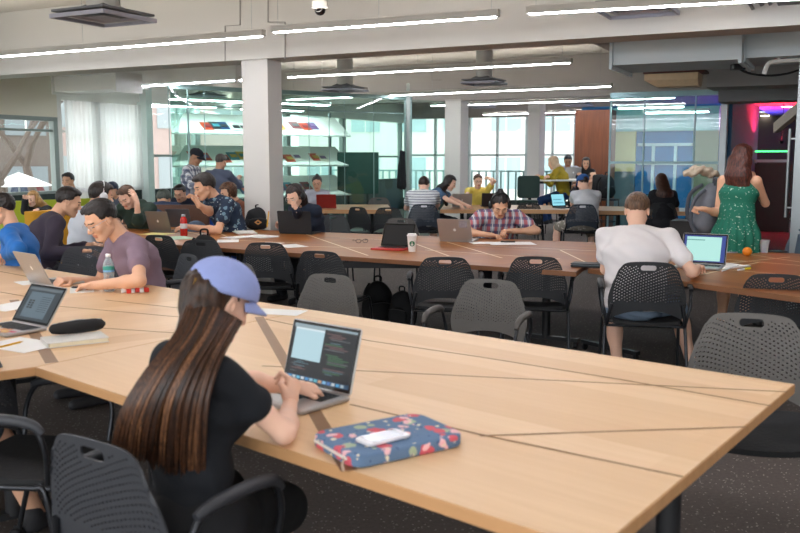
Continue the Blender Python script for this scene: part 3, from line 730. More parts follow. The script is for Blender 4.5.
# ------------------------------------------------------------------ laptops
def apple(b, c, s, rotf):
    pts = []
    for k in range(28):
        a = 2 * PI * k / 28; r = 1 - .12 * math.exp(-((a - PI / 2) / .25) ** 2) - .08 * math.exp(-((a - 1.5 * PI) / .25) ** 2)
        x, y = r * math.cos(a) * .9, r * math.sin(a)
        dx, dy = x - 1.05, y - .12
        if math.hypot(dx, dy) < .42: t = .42 / math.hypot(dx, dy); x, y = 1.05 + dx * t, .12 + dy * t
        pts.append((x, y))
    b.add([rotf(p[0] * s + c[0], p[1] * s + c[1]) for p in pts], [tuple(range(28))])
    leaf = [(0, 1.05), (.12, 1.12), (.32, 1.4), (.34, 1.6), (.12, 1.5), (0, 1.25)]
    b.add([rotf(p[0] * s + c[0], p[1] * s + c[1]) for p in leaf], [tuple(range(6))])
def laptop(label, p, face, ang=110, body=M_ALU, lid=None, bez='141416', screen=('c8dce4', .8), ui=(), logo=True, w=.325, d=.225, z=.74, keys='18191b', group=None, extra=None, logom=None, sticker=False):
    t = empty('laptop', (p[0], p[1], z + .001), R(face), label, 'laptop', group); lid = lid or body
    b = MB(); b.rbox((0, 0, .0085), (w, d, .015), .012, 4); base = b.build('base', body, t, smooth=False)
    b = MB()
    for r_ in range(5):
        for k in range(13): b.box((-w * .42 + (k + .5) * w * .84 / 13, d * .36 - r_ * .019, .0168), (w * .84 / 13 - .003, .016, .0014))
    b.box((0, d * .36 - 5 * .019, .0168), (w * .35, .016, .0014)); b.build('keyboard', mat(keys, .5), base)
    b = MB(); b.rbox((0, -d * .28, .0164), (w * .32, d * .3, .0008), .004); b.build('trackpad', body, base)
    # lid local: x right, up along lid
    a = R(ang); up = Vector((0, -math.cos(a), math.sin(a))); nb = Vector((0, math.sin(a), math.cos(a)))   # nb points out of lid's back
    o0 = Vector((0, d / 2 - .004, .016)); Rl = Matrix((Vector((1, 0, 0)), up, nb)).transposed()
    b = MB(); b.rbox(o0 + up * d / 2 + nb * .003, (w, d, .006), .012, 4, Rl); ld = b.build('lid', lid, t)
    q = lambda x, y, e: o0 + Vector((x, 0, 0)) + up * y - nb * e
    b = MB(); b.add([q(-w / 2 + .004, .006, .0006), q(w / 2 - .004, .006, .0006), q(w / 2 - .004, d - .004, .0006), q(-w / 2 + .004, d - .004, .0006)], [(0, 1, 2, 3)]); b.build('bezel', mat(bez, .2), ld)
    mats = [emit(screen[0], screen[1] * .42, 'screen')]; b = MB(); b.add([q(-w / 2 + .014, .018, .0010), q(w / 2 - .014, .018, .0010), q(w / 2 - .014, d - .014, .0010), q(-w / 2 + .014, d - .014, .0010)], [(0, 1, 2, 3)])
    cs = {}
    for (x0, y0, x1, y1, c_, st) in ui:   # fractions of the screen
        if (c_, st) not in cs: cs[(c_, st)] = len(mats); mats.append(emit(c_, st * .42, 'screen_area'))
        b.cur = cs[(c_, st)]; sw_, sh_ = w - .028, d - .032; e = .0013 + .0001 * len(b.f) / 50
        X = lambda u: -sw_ / 2 + u * sw_
        b.add([q(X(x0), .018 + y0 * sh_, e), q(X(x1), .018 + y0 * sh_, e), q(X(x1), .018 + y1 * sh_, e), q(X(x0), .018 + y1 * sh_, e)], [(0, 1, 2, 3)])
    b.build('screen', mats, ld)
    if logo:
        b = MB(); apple(b, (0, d * .5), .016, lambda x, y: q(-x, y, -.0066)); b.build('logo', logom or mat('f4f4f4', .3), ld)
    if sticker:
        b = MB(); b.add([q(-.13, d * .62, -.0066), q(-.05, d * .62, -.0066), q(-.05, d * .93, -.0066), q(-.13, d * .93, -.0066)], [(0, 1, 2, 3)]); b.build('sticker', mat('a8a4ae', .6, .5, 60), ld)
    return t
def codeui(seed=1, n=22, x0=.5, x1=.95, y0=.25, y1=.9, cols=('7aa0b0', '8a8f94', '5c9a6a', 'a07a7a')):
    r_ = random.Random(seed); o = []
    for i in range(n):
        y = y1 - (y1 - y0) * i / n; xs = x0 + r_.choice((0, .04, .08)); L = r_.uniform(.05, x1 - x0 - .1)
        if r_.random() < .8: o.append((xs, y - .012, xs + L, y, r_.choice(cols), .5))
    return o
def sheet(label, x, y, a, w=.21, l=.297, z=.741, m=None, name='paper_sheet', cat='paper', group=None, n=1, th=.0012, curl=0):
    p = Z(x, y, z); b = MB(); rr = random.Random(int(x * 7 + y))
    for i in range(n): b.box((rr.uniform(-.01, .01) if i else 0, rr.uniform(-.01, .01) if i else 0, th / 2 + i * th), (w, l, th * .9), Matrix.Rotation(rr.uniform(-.12, .12) if i else 0, 3, 'Z'))
    o = b.build(name, m or M_PAPER, loc=(p.x, p.y, z + .0005), rz=R(a)); return tag(o, label, cat, group)
# ------------------------------------------------------------------ the room
def quad(ps): b = MB(); b.add(ps, [tuple(range(len(ps)))]); return b
def bbox(a0, a1, b0, b1, z0, z1, mb=None):    # box in the building's own axes
    mb = mb or MB(); ps = [B(a, b_, z) for z in (z0, z1) for b_ in (b0, b1) for a in (a0, a1)]
    return mb.add(ps, [(0, 2, 3, 1), (4, 5, 7, 6), (0, 1, 5, 4), (2, 6, 7, 3), (0, 4, 6, 2), (1, 3, 7, 5)])
def carpet():
    m, t, p = newmat('speckled_carpet'); v = tex_in(t)
    n1 = N(t, 'ShaderNodeTexNoise'); n1.inputs['Scale'].default_value = 55; n1.inputs['Detail'].default_value = 3; t.links.new(v, n1.inputs[0])
    vo = N(t, 'ShaderNodeTexVoronoi'); vo.inputs['Scale'].default_value = 75; t.links.new(v, vo.inputs['Vector'])
    wn = N(t, 'ShaderNodeTexWhiteNoise'); t.links.new(vo.outputs['Position'], wn.inputs['Vector'])
    f = math_(t, 'MULTIPLY', math_(t, 'LESS_THAN', vo.outputs['Distance'], .3), math_(t, 'GREATER_THAN', wn.outputs['Value'], .8))
    c = mix(t, n1.outputs[0], srgb('443d39'), srgb('665c57')); c = mix(t, f, c, srgb('a09890')); t.links.new(c, p.inputs['Base Color']); p.inputs['Roughness'].default_value = .95
    return m
AL = -12.1; ZC = 3.45; LB = -5.0; AR = 7.0
def lb(x):   # where the sight line of column x meets the left window wall
    t = (x - CX) / F; D = AL / (U.x * t + U.y); return D * (V.x * t + V.y)
def lwz(x, y):
    t = (x - CX) / F; D = AL / (U.x * t + U.y); return H + (158.5 - y) / F * D
struct('floor', bbox(AL, AR, LB, 26, -.12, 0), carpet())
struct('ceiling', bbox(AL - .3, AR, LB, 26, ZC, ZC + .2), M_CEIL)
struct('wall_right', bbox(AR, AR + .2, LB, 26, 0, ZC), mat('b9b4ab', .85, .03, 3))
# window wall on the left: sill, header, posts, panes
M_SILL = mat('2c3634', .6, .1, 6); M_HEAD = mat('e6decd', .85, .04, 3); M_FRAME = mat('8f9894', .5, .05, 8)
struct('wall_left', bbox(AL - .22, AL - .02, LB, 24, 0, .95), M_SILL)
struct('wall_left_header', bbox(AL - .25, AL, LB, lb(62), 2.62, ZC), M_HEAD); struct('wall_left_upper', bbox(AL - .25, AL, lb(62), 24, 2.62, ZC), M_WHITE)
struct('wall_left_lintel', bbox(AL - .25, AL, LB, lb(62), 2.25, 2.62), M_HEAD)
GL = glass_pane('f2f8f6', .05)
edges = [LB, -1, 3, lb(-90), lb(62), lb(99), lb(141)]
for i in range(len(edges) - 1):
    b0, b1 = edges[i], edges[i + 1]; top = 2.25 if i < 4 else 2.62
    fr = bbox(AL - .12, AL, b0, b0 + .09, .95, top); bbox(AL - .12, AL, b1 - .09, b1, .95, top, fr); bbox(AL - .12, AL, b0, b1, .95, 1.0, fr); bbox(AL - .12, AL, b0, b1, top - .07, top, fr)
    if i >= 3: bbox(AL - .1, AL - .03, b0, b1, 2.0, 2.04, fr)
    o = struct('window_%d' % (i + 1), fr, M_FRAME if i < 4 else M_WHITE)
    g = quad([B(AL - .06, b0, .95), B(AL - .06, b1, .95), B(AL - .06, b1, top), B(AL - .06, b0, top)]).build('pane', GL, o)
struct('trim_pillar', bbox(AL - .1, AL + .16, lb(143.5), lb(149.5), 0, 2.9), mat('cfdcd8', .6, .04, 4)).name = 'trim_1'
e2 = [lb(151), lb(200), lb(290), lb(345), 23.9]
for i in range(4):
    b0, b1 = e2[i], e2[i + 1]; fr = bbox(AL - .12, AL, b0, b0 + .08, .95, 2.62); bbox(AL - .12, AL, b1 - .08, b1, .95, 2.62, fr); bbox(AL - .12, AL, b0, b1, 1.58, 1.63, fr)
    o = struct('window_%d' % (i + 7), fr, M_FRAME)
    quad([B(AL - .06, b0, .95), B(AL - .06, b1, .95), B(AL - .06, b1, 2.62), B(AL - .06, b0, 2.62)]).build('pane', GL, o)
# sheer white curtain in the bright bay
def cloth_trans(c, tr=.6):
    m = bpy.data.materials.new('sheer'); m.use_nodes = True; t = m.node_tree; t.nodes.clear(); o = N(t, 'ShaderNodeOutputMaterial')
    a = N(t, 'ShaderNodeBsdfDiffuse'); a.inputs[0].default_value = srgb(c); b = N(t, 'ShaderNodeBsdfTranslucent'); b.inputs[0].default_value = srgb(c)
    mx = N(t, 'ShaderNodeMixShader'); mx.inputs[0].default_value = tr; t.links.new(a.outputs[0], mx.inputs[1]); t.links.new(b.outputs[0], mx.inputs[2]); tp = N(t, 'ShaderNodeBsdfTransparent'); m2 = N(t, 'ShaderNodeMixShader'); m2.inputs[0].default_value = .35; t.links.new(mx.outputs[0], m2.inputs[1]); t.links.new(tp.outputs[0], m2.inputs[2]); t.links.new(m2.outputs[0], o.inputs[0]); return m
b = MB(); b0, b1 = lb(66), lb(141); n = 120; vs = []
for i in range(n + 1):
    for z in (.96, 2.55): vs.append(B(AL + .08 + .014 * math.sin(i * .9) + .006 * math.sin(i * 2.3), b0 + (b1 - b0) * i / n, z))
b.add(vs, [(2 * i, 2 * i + 2, 2 * i + 3, 2 * i + 1) for i in range(n)])
o = b.build('curtain', cloth_trans('fdfdfd', .75), smooth=True); o.modifiers.new('thick', 'SOLIDIFY').thickness = .003
tag(o, 'sheer white curtain glowing in the bright window bay on the left', 'curtain')
# back window wall (b = 24)
bw = 24.0
xs = [404, 466, 527, 575]
struct('wall_back', bbox(xa(403, bw), 0, bw, bw + .25, 2.74, ZC), mat('8d8580', .8, .05, 3))
struct('wall_back_sill', bbox(xa(403, bw), xa(607, bw), bw, bw + .2, 0, .35), M_SILL)
for i in range(3):
    a0, a1 = xa(xs[i], bw), xa(xs[i + 1], bw); fr = bbox(a0, a0 + .1, bw, bw + .12, .35, 2.74); bbox(a1 - .1, a1, bw, bw + .12, .35, 2.74, fr); bbox(a0, a1, bw, bw + .12, 1.62, 1.68, fr); bbox((a0 + a1) / 2 - .03, (a0 + a1) / 2 + .03, bw, bw + .1, .35, 2.74, fr)
    o = struct('window_%d' % (i + 11), fr, mat('b8c4c2', .5, .03, 5)); quad([B(a0, bw + .06, .35), B(a1, bw + .06, .35), B(a1, bw + .06, 2.74), B(a0, bw + .06, 2.74)]).build('pane', GL, o)
# beams and columns
struct('trim_2', bbox(AL, AR, 8.1, 8.5, 2.65, ZC), M_BEAM)
struct('trim_3', bbox(AL, AR, 16.1, 16.5, 2.69, ZC), mat('a8a29b', .8, .03, 2))
struct('trim_4', bbox(xa(560, 12), AR, 8.5, 16.1, 3.3, 3.449), mat('8e857e', .85, .04, 3))  # taupe slab, paints the shaded stretch of far ceiling darker
ac = xa(264, 8.28)
struct('trim_5', bbox(ac - .178, ac + .178, 8.15, 8.42, 0, 2.7), M_COLW)
def column(n, x, bb, wd, dp, zt=2.72): a = xa(x, bb); return struct(n, bbox(a - wd / 2, a + wd / 2, bb, bb + dp, 0, zt), M_COLW)
c6 = column('trim_6', 452, 16.1, .34, .4); c7 = column('trim_7', 532, 20.5, .30, .45, ZC)
# wood clad wall, right glass partition and the rooms behind it
a0, a1 = xa(573, 19), xa(607, 19)
def woodwall():
    m, t, p_ = newmat('wood_cladding'); w_ = N(t, 'ShaderNodeTexNoise'); w_.inputs['Scale'].default_value = 3; w_.inputs['Detail'].default_value = 5
    t.links.new(tex_in(t, (9, 9, .6)), w_.inputs[0]); t.links.new(mix(t, w_.outputs[0], srgb('4e2812'), srgb('90502c')), p_.inputs['Base Color']); p_.inputs['Roughness'].default_value = .45; return m
struct('wall_wood', bbox(a0, a1, 19, 19.6, 0, 2.6), woodwall())
GB = 15.5; ag0, ag1 = xa(607, GB), xa(720, GB)
fr = MB()
for x in (607.5, 641, 691): bbox(xa(x, GB) - .012, xa(x, GB) + .012, GB, GB + .05, 0, 2.62, fr)
bbox(ag0, ag1, GB - .02, GB + .06, 2.6, 2.69, fr); bbox(ag0, ag1, GB, GB + .05, 1.46, 1.5, fr); bbox(ag0, ag1, GB, GB + .05, 0, .08, fr)
g = struct('wall_glass', fr, mat('8fb0b4', .4, .05, 6, metal=.3))
quad([B(ag0, GB + .025, .08), B(ag1, GB + .025, .08), B(ag1, GB + .025, 2.6), B(ag0, GB + .025, 2.6)]).build('pane', glass_pane('c8ece8', .1), g)
struct('trim_8', bbox(xa(717.5, GB), xa(723.5, GB), GB - .15, GB + .1, 0, 2.62), M_STEEL)
BB = 20.5
struct('wall_meeting_room', bbox(xa(600, BB) - .5, xa(726, BB), BB, BB + .15, 0, 2.75), mat('2c78b0', .7, .06, 3))
struct('trim_9', bbox(xa(722, GB) , xa(722, GB) + .08, GB + .1, BB, 0, 2.75), mat('4a7aa8', .7, .06, 3))
struct('wall_pale', bbox(xa(611, BB), xa(634, BB), BB - .1, BB - .01, 1.25, 2.4), mat('e8d29c', .8, .04, 5))
def hz(y): return H + (158.5 - y) / F * BB * .95
struct('wall_teal_band', bbox(xa(611, BB), xa(716, BB), BB - .12, BB - .01, hz(131), 2.7), mat('9cd4d0', .7, .05, 3))  # teal reflection of the ceiling, painted as a solid band
struct('wall_olive', bbox(xa(692, BB), xa(716, BB), BB - .12, BB - .01, 0, hz(131)), mat('8c8a70', .7, .08, 3))
struct('wall_grey_panel', bbox(xa(611, BB), xa(634, BB), BB - .12, BB - .01, 0, 1.24), mat('6a7a80', .7, .08, 3))
b = MB()
for (x0, x1, y0, y1) in ((636, 690, 143, 146), (636, 716, 163, 165), (650, 653, 146, 200), (672, 675, 146, 200), (697, 700, 130, 200)):
    D = BB; za = H + (158.5 - y1) / F * BB * .95; zb = H + (158.5 - y0) / F * BB * .95; bbox(xa(x0, BB), xa(x1, BB), BB - .06, BB, za, zb, b)
tag(b.build('wall_rail', mat('cfdfe6', .5, .03, 5)), kind='structure').name = 'trim_10'
for i, (x0, x1) in enumerate(((615, 680), (640, 705))):  # fill lights added to light the room behind the glass
    bb_ = 17 + i * 2.0; t = empty('ceiling_light', B((xa(x0, bb_) + xa(x1, bb_)) / 2, bb_, 2.5), UANG, ['long ceiling light nearest the glass inside the blue meeting room', 'long ceiling light farther back inside the blue meeting room'][i], 'ceiling light', 'meeting room lights')
    b = MB(); L = xa(x1, bb_) - xa(x0, bb_); b.box((0, 0, .04), (L, .16, .06)); b.build('housing', M_WHITE, t); b = MB(); b.box((0, 0, 0), (L - .04, .13, .02)); b.build('diffuser', emit('e8fbff', 14, 'lamp_diffuser'), t)
# corridor on the right
struct('trim_11', bbox(xa(701, 12.5), AR, 12.5, 13.2, 2.50, 3.3), mat('a2a2a2', .7, .06, 4))
struct('trim_12', bbox(xa(713, 14.6), AR, 14.6, 15.3, 2.43, 3.3), mat('8a8a8c', .7, .06, 4))
struct('wall_corridor', bbox(xa(722, 24), 3, 25, 25.3, 0, 2.75), mat('3a3430', .5, .1, 3))
struct('trim_13', bbox(xa(722, GB), 3, 15.4, 25, 2.66, 2.75), mat('d8d0d0', .7, .04, 3))
cols = (('ff2038', 110), ('ff30a0', 90), ('5040ff', 70))
for i, ((c_, e_), (x, bb_)) in enumerate(zip(cols, ((778, 19.5), (750, 20.5), (735, 22.5)))):
    q = B(xa(x, bb_), bb_, 1.85); t = empty('uplight', q, UANG, ['red', 'magenta', 'violet'][i] + ' uplight hanging in the dark corridor and tinting its ceiling', 'lamp', 'coloured corridor uplights')
    b = MB(); b.lathe([(.03, 0), (.06, .05), (.05, .05), (.03, .02)], n=14); b.build('shade', M_BLK, t)
    b = MB(); b.tube([(0, 0, 0), (0, 0, .8)], .004, 5); b.build('rod', M_BLK, t)
    L = bpy.data.lights.new('glow', 'SPOT'); L.energy = e_; L.color = srgb(c_)[:3]; L.spot_size = R(150); L.shadow_soft_size = .05; lo_ = bpy.data.objects.new('lamp', L); COL.objects.link(lo_); lo_.parent = t; lo_.location = (0, 0, .07); lo_.rotation_euler = (PI, 0, 0)
for i, (x, y) in enumerate(((787, 107), (737, 112), (765, 116), (733, 131), (741, 135))):
    q = Z(x, y, 2.655); b = MB(); b.lathe([(0, 0), (.1, 0), (.12, .006), (.12, .008)], n=18); o = b.build('downlight', emit('fff4e0', 5), loc=q)
    tag(o, ['round recessed downlight nearest the door frame', 'round recessed downlight beside the steel mullion', 'round recessed downlight in the middle of the red ceiling', 'far small downlight over the violet patch', 'farthest small downlight above the green strip'][i], 'ceiling light', 'corridor downlights')
q0, q1 = B(xa(727, 20), 20, 1.7), B(xa(786, 20), 20, 1.7); b = MB(); b.bar(q0, q1, .02, .035); o = b.build('light_strip', emit('40e070', 1.5)); tag(o, 'thin green light strip running across the dark corridor', 'light strip')
b = MB(); bbox(xa(727, 20.2), xa(790, 20.2), 20.1, 20.2, 0, 1.45, b); o = b.build('counter', mat('2c2826', .4, .1, 4)); tag(o, 'dark counter front in the corridor under the green strip', 'counter')
q0, q1 = B(xa(727, 20), 19.95, 1.5), B(xa(786, 20), 19.95, 1.5); b = MB(); b.bar(q0, q1, .05, .06); o = b.build('handrail', M_STEEL); tag(o, 'pale metal rail across the dark corridor', 'rail')
# door at the right edge
dr = PD(792, 170, 9.0); aD, bD = dr.dot(U), dr.dot(V)
d = struct('door_1', bbox(aD + .02, aD + .12, bD - .1, bD + .1, 0, 2.5), M_STEEL)
bbox(aD + .12, aD + 1.1, bD - .04, bD + .04, 0.02, 2.45).build('door_leaf', mat('3c3e40', .4, .08, 5), d)
b = MB(); b.tube([B(aD - .035, bD - .08, .95), B(aD - .035, bD - .08, 1.85)], .013, 10); b.bar(B(aD - .035, bD - .08, 1.05), B(aD + .03, bD - .08, 1.05), .015, .015); b.bar(B(aD - .035, bD - .08, 1.75), B(aD + .03, bD - .08, 1.75), .015, .015); b.build('door_handle', M_STEEL, d, smooth=True)
# sloping stair beam seen past the door
b = MB(); b.bar(PD(776, 128, 10.6), PD(800, 108, 9.6), .06, .12); tag(b.build('trim_14', mat('b9a898', .6)), kind='structure')

# ------------------------------------------------------------------ ceiling services
def strip(label, x0, y0, x1, y1, z=2.75, joint=None, n=1):
    p, q = Z(x0, y0, z), Z(x1, y1, z); t = empty('pendant_light', (p + q) / 2, 0, label, 'light', 'linear pendant lights'); c = (p + q) / 2; p -= c; q -= c; dd = (q - p).normalized()
    b = MB(); b.bar(p + Vector((0, 0, .035)), q + Vector((0, 0, .035)), .075, .06); b.build('housing', M_BEAM, t, bevel=.004)
    b = MB(); b.bar(p + dd * .03, q - dd * .03, .034, .010); b.build('diffuser', emit('f4f6ff', LAMP, 'lamp_diffuser'), t)
    b = MB(); b.bar(p + dd * .05 + Vector((0, 0, .0645)), q - dd * .05 + Vector((0, 0, .0645)), .03, .004); b.build('upper_diffuser', emit('fff6ec', UPL, 'lamp_diffuser'), t)  # glowing top strip added to brighten the ceiling
    for k in (.03, .5, .97):
        b = MB(); r = p.lerp(q, k); b.tube([r + Vector((0, 0, .06)), r + Vector((0, 0, ZC - z))], .002, 5); b.build('suspension_wire', M_STEEL, t)
strip('linear pendant light nearest the left edge of the ceiling', -60, 61.5, 264, 36.3)
strip('linear pendant light passing in front of the thick column, ending mid-ceiling', 272, 32.8, 499, 17)
strip('linear pendant light at the top right, nearest the square vents', 526, 14.5, 900, -7)
strip('short linear pendant light behind the beam, left of the thick column', 134, 87, 243, 80)
strip('long linear pendant light behind the beam, right of the thick column', 287, 77.5, 572, 63)
strip('linear pendant light in front of the glass room, left of the column', 150, 107, 243, 102.5)
strip('long linear pendant light over the glass room, third row from the front', 286, 100, 612, 86.5)
strip('linear pendant light in the fourth row, over the wooden wall', 466, 105, 676, 98)
strip('linear pendant light in the farthest row, over the wooden wall', 483, 115, 686, 109)
strip('short pendant light just left of the second column', 430, 106, 446, 105.5)
for i, (bb_, a0_, a1_) in enumerate(((3.3, -9, -3), (3.3, -2.5, 4), (-.5, -9, -3), (-.5, -2.5, 4), (-3.8, -9, -3), (-3.8, -2.5, 4))):
    t = empty('pendant_light', B((a0_ + a1_) / 2, bb_, 2.75), UANG, 'linear pendant light outside the photo, ' + ['above the maple table, left', 'above the maple table, right', 'over the camera, left', 'over the camera, right', 'behind the camera, left', 'behind the camera, right'][i], 'light', 'linear pendant lights'); L = a1_ - a0_
    b = MB(); b.box((0, 0, .035), (L, .075, .06)); b.build('housing', M_BEAM, t); b = MB(); b.box((0, 0, 0), (L - .06, .034, .010)); b.build('diffuser', emit('f4f6ff', LAMP, 'lamp_diffuser'), t)
    b = MB(); b.box((0, 0, .0645), (L - .1, .03, .004)); b.build('upper_diffuser', emit('fff6ec', UPL, 'lamp_diffuser'), t)  # same added top strip, throws extra light upward
    b = MB(); [b.tube([(k * L / 2.1, 0, .06), (k * L / 2.1, 0, ZC - 2.75)], .003, 5) for k in (-1, 1)]; b.build('suspension_wire', M_STEEL, t)
VL = ['square air diffuser at the top left, nearest the camera', 'square air diffuser over the glass room, left of the thick column', 'square air diffuser just right of the thick column', 'square air diffuser in front of the second column', 'square air diffuser at the top right over the long light', 'dark grille diffuser at the top right corner', 'small far air diffuser in front of the wooden wall', 'small far air diffuser just right of the second column']
for i, (x, y, s_, zz) in enumerate(((104, 20, .64, 2.78), (206, 98, .6, 2.75), (345, 91, .62, 2.75), (484, 84, .58, 2.75), (637, 12, .6, 2.80), (792, 5, .62, 2.80), (578, 106, .55, 2.75), (482, 107.5, .5, 2.75))):
    q = Z(x, y, zz); t = empty('air_diffuser', q, UANG, VL[i], 'vent', 'square air diffusers')
    b = MB(); hs = s_ / 2
    for k, (h0, z0, h1, z1) in enumerate(((hs, 0, hs * .93, .0), (hs * .8, .02, hs * .7, .03), (hs * .58, .02, hs * .5, .03), (hs * .36, .015, hs * .0 + .001, .02))):
        o_ = [(-h0, -h0, z0), (h0, -h0, z0), (h0, h0, z0), (-h0, h0, z0)]; i_ = [(-h1, -h1, z1), (h1, -h1, z1), (h1, h1, z1), (-h1, h1, z1)]
        b.add(o_ + i_, [(j, (j + 1) % 4, 4 + (j + 1) % 4, 4 + j) for j in range(4)])
    for sx, sy, lx, ly in ((0, -1, s_, .012), (0, 1, s_, .012), (-1, 0, .012, s_), (1, 0, .012, s_)): b.box((sx * hs, sy * hs, .012), (lx, ly, .035))
    b.build('louvre', mat('a8a8b4' if i != 5 else '303234', .5), t)
    b = MB(); b.box((0, 0, .06), (s_ - .02, s_ - .02, .02)); b.lathe([(s_ * .45, .07), (s_ * .22, .13)], n=4, rot=Matrix.Rotation(PI / 4, 3, 'Z')); b.build('plenum', mat('6a6c70' if i != 5 else '1c1c1e', .6), t)
    b = MB(); b.lathe([(s_ * .23, .1), (s_ * .23, ZC - zz - .003)], n=24); b.build('duct', M_BEAM, t, smooth=True)
# dome camera on the beam
q = PD(320, 5, 8.6); t = empty('security_camera', q, 0, 'white dome security camera with dark lens hanging at the top', 'camera')
b = MB(); b.lathe([(.0, .12), (.05, .12), (.05, .06), (.078, .05), (.08, -.01), (.06, -.02)], (0, 0, -.02), 24); b.build('housing', M_WHITE, t, smooth=True)
b = MB(); b.lathe([(.055, -.035), (.05, -.07), (.03, -.092), (0, -.1)], n=24); b.build('dome', mat('0c0c10', .1), t, smooth=True)
b = MB(); b.tube([(0, 0, .09), (0, 0, 1.9 - q.z + 1.55)], .018, 10); b.build('stem', M_WHITE, t)
# big ducts, pipes, light box
def duct(label, x0, x1, bb_, dp, yb, yt, m, flange=True, name='air_duct', cat='duct'):
    a0, a1 = xa(x0, bb_), xa(x1, bb_); Dm = bb_ / (V.x * ((x0 + x1) / 2 - CX) / F + V.y); z0, z1 = H + (158.5 - yb) / F * Dm, H + (158.5 - yt) / F * Dm
    t = empty(name, B(a0, bb_, z0), UANG, label, cat); L = a1 - a0
    b = MB(); b.box((L / 2, dp / 2, (z1 - z0) / 2), (L, dp, z1 - z0)); b.build('duct_body', m, t)
    if flange:
        for xx in (0, L): b = MB(); b.box((xx, dp / 2, (z1 - z0) / 2), (.03, dp + .08, z1 - z0 + .08)); b.build('flange', m, t)
M_DUCT = mat('d2dde2', .5, .04, 3)
duct('large pale blue rectangular duct under the beam at the right', 607, 733, 9.3, .9, 65, 38, M_DUCT)
duct('taller grey duct section reaching the right edge of the ceiling', 737, 860, 9.5, .9, 58, 26, M_DUCT)
duct('long white boxed duct along the left windows under the ceiling', 60, 122, 10.3, .5, 92, 78, M_WHITE)
duct('white boxed duct above the curtain at the left', 130, 240, 11.0, .5, 84, 70, M_WHITE)
t = empty('light_box', PD(676, 76, 11.4), UANG, 'beige box lamp hanging below the duct at the right', 'lamp')
b = MB(); b.prism([(-.36, -.2), (.30, -.2), (.30, .2), (-.36, .2)], -.06, .02); b.add([(-.36, -.2, -.06), (.30, -.2, -.06), (.30, .2, -.06), (-.36, .2, -.06), (-.22, -.12, -.14), (.30, -.12, -.14), (.30, .12, -.14), (-.22, .12, -.14)], [(0, 1, 5, 4), (1, 2, 6, 5), (2, 3, 7, 6), (3, 0, 4, 7), (4, 5, 6, 7)]); b.build('shade', mat('e6cba4', .6), t)
b = MB(); b.tube([(0, 0, .0), (0, 0, .6)], .02, 8); b.box((0, 0, .04), (.75, .42, .03)); b.build('mount', mat('5a3026', .6), t)
t = empty('pipe', PD(770, 66, 9.0), 0, 'white sprinkler pipe with elbow under the grey duct at the right', 'pipe')
pq = [PD(764, 74, 8.9), PD(768, 64, 8.9), PD(776, 61.5, 8.9), PD(800, 60, 8.9), PD(840, 58, 8.9)]; b = MB(); b.tube([p_ - t.location for p_ in pq], .022, 10, 5); b.tube([PD(779, 62, 8.9) - t.location, PD(779, 56, 8.9) - t.location], .015, 8); b.build('pipe_run', M_WHITE, t, smooth=True)
t = empty('hanging_cable', PD(770, 72, 9.3), 0, 'black cable sagging under the grey duct at the right', 'cable')
b = MB(); b.tube([PD(*k, 9.2) - t.location for k in ((734, 64), (745, 72), (765, 75.5), (785, 74), (802, 69))], .012, 6, 6); b.build('cable', M_BLK, t, smooth=True)
b = MB(); b.box(PD(738, 66, 9.2) - t.location, (.12, .1, .08)); b.build('junction_box', M_BLK, t)
for i, pp in enumerate((((240, 0), (240, 25), (225, 26), (225, 61)), ((268, 0), (268, 22), (285, 22), (285, 59)), ((432, 70), (432, 80), (442, 80)))):
    t = empty('conduit', PD(*pp[0], 8.9 if i < 2 else 15), 0, ['thin conduit stepping down the beam left of the column', 'thin conduit stepping down the beam beside the dome camera', 'thin conduit on the far beam'][i], 'conduit')
    b = MB(); DD = 8.75 - .0 if i < 2 else 17.4
    pts = []
    for x, y in pp:
        r = ray(x, y); bb_ = 8.09 if i < 2 else 16.08; k = bb_ / (r.dot(V)); pts.append(Vector((0, 0, H)) + r * k - t.location)
    b.tube(pts, .006, 6); b.build('conduit_run', mat('8a8680', .6), t)

# ------------------------------------------------------------------ glass room with magazine racks
G0, G1 = PD(172, 158, 14.5), PD(408, 158, 17.3); G0.z = G1.z = 0; gd = (G1 - G0)
def gx(x, l0=G0, l1=G1):   # point of line l0-l1 on the sight line of column x
    t = (x - CX) / F; d_ = l1 - l0; k = (l0.x - t * l0.y) / (t * d_.y - d_.x); return l0 + d_ * k
fr = MB(); up = Vector((0, 0, 1))
for x in (172, 191, 207, 310, 330, 345, 374, 405, 411): q = gx(x); wd = .03 if x in (405, 411, 191) else .012; fr.bar(q, q + up * 2.72, wd, wd)
fr.bar(G0 + up * 2.72, gx(411) + up * 2.72, .06, .07); fr.bar(G0 + up * 2.42, gx(411) + up * 2.42, .02, .02); fr.bar(G0 + up * .04, gx(411) + up * .04, .06, .08)
g = struct('wall_glass_room', fr, mat('7f9a96', .4, .05, 6, metal=.2)); qe = gx(411)
quad([G0, qe, qe + up * 2.7, G0 + up * 2.7]).build('pane', glass_pane('c4e4da', .1), g)
sd = MB(); G2 = B(AL + .1, lb(172) + .4); sd.add([G0, G2, G2 + up * 2.7, G0 + up * 2.7], [(0, 1, 2, 3)])
struct('wall_glass_side', sd, glass_pane('cfe8e0', .1))
q0, q1 = qe, B(xa(445, 16.3), 16.3); quad([q0, q1, q1 + up * 2.7, q0 + up * 2.7]).build('pane', glass_pane('d8efe9', .08), g)
b = MB(); b.bar(gx(408) + Vector((0, -.1, 0)), gx(408) + Vector((0, -.1, 3.0)), .07, .07); struct('trim_15', b, M_FRAME)
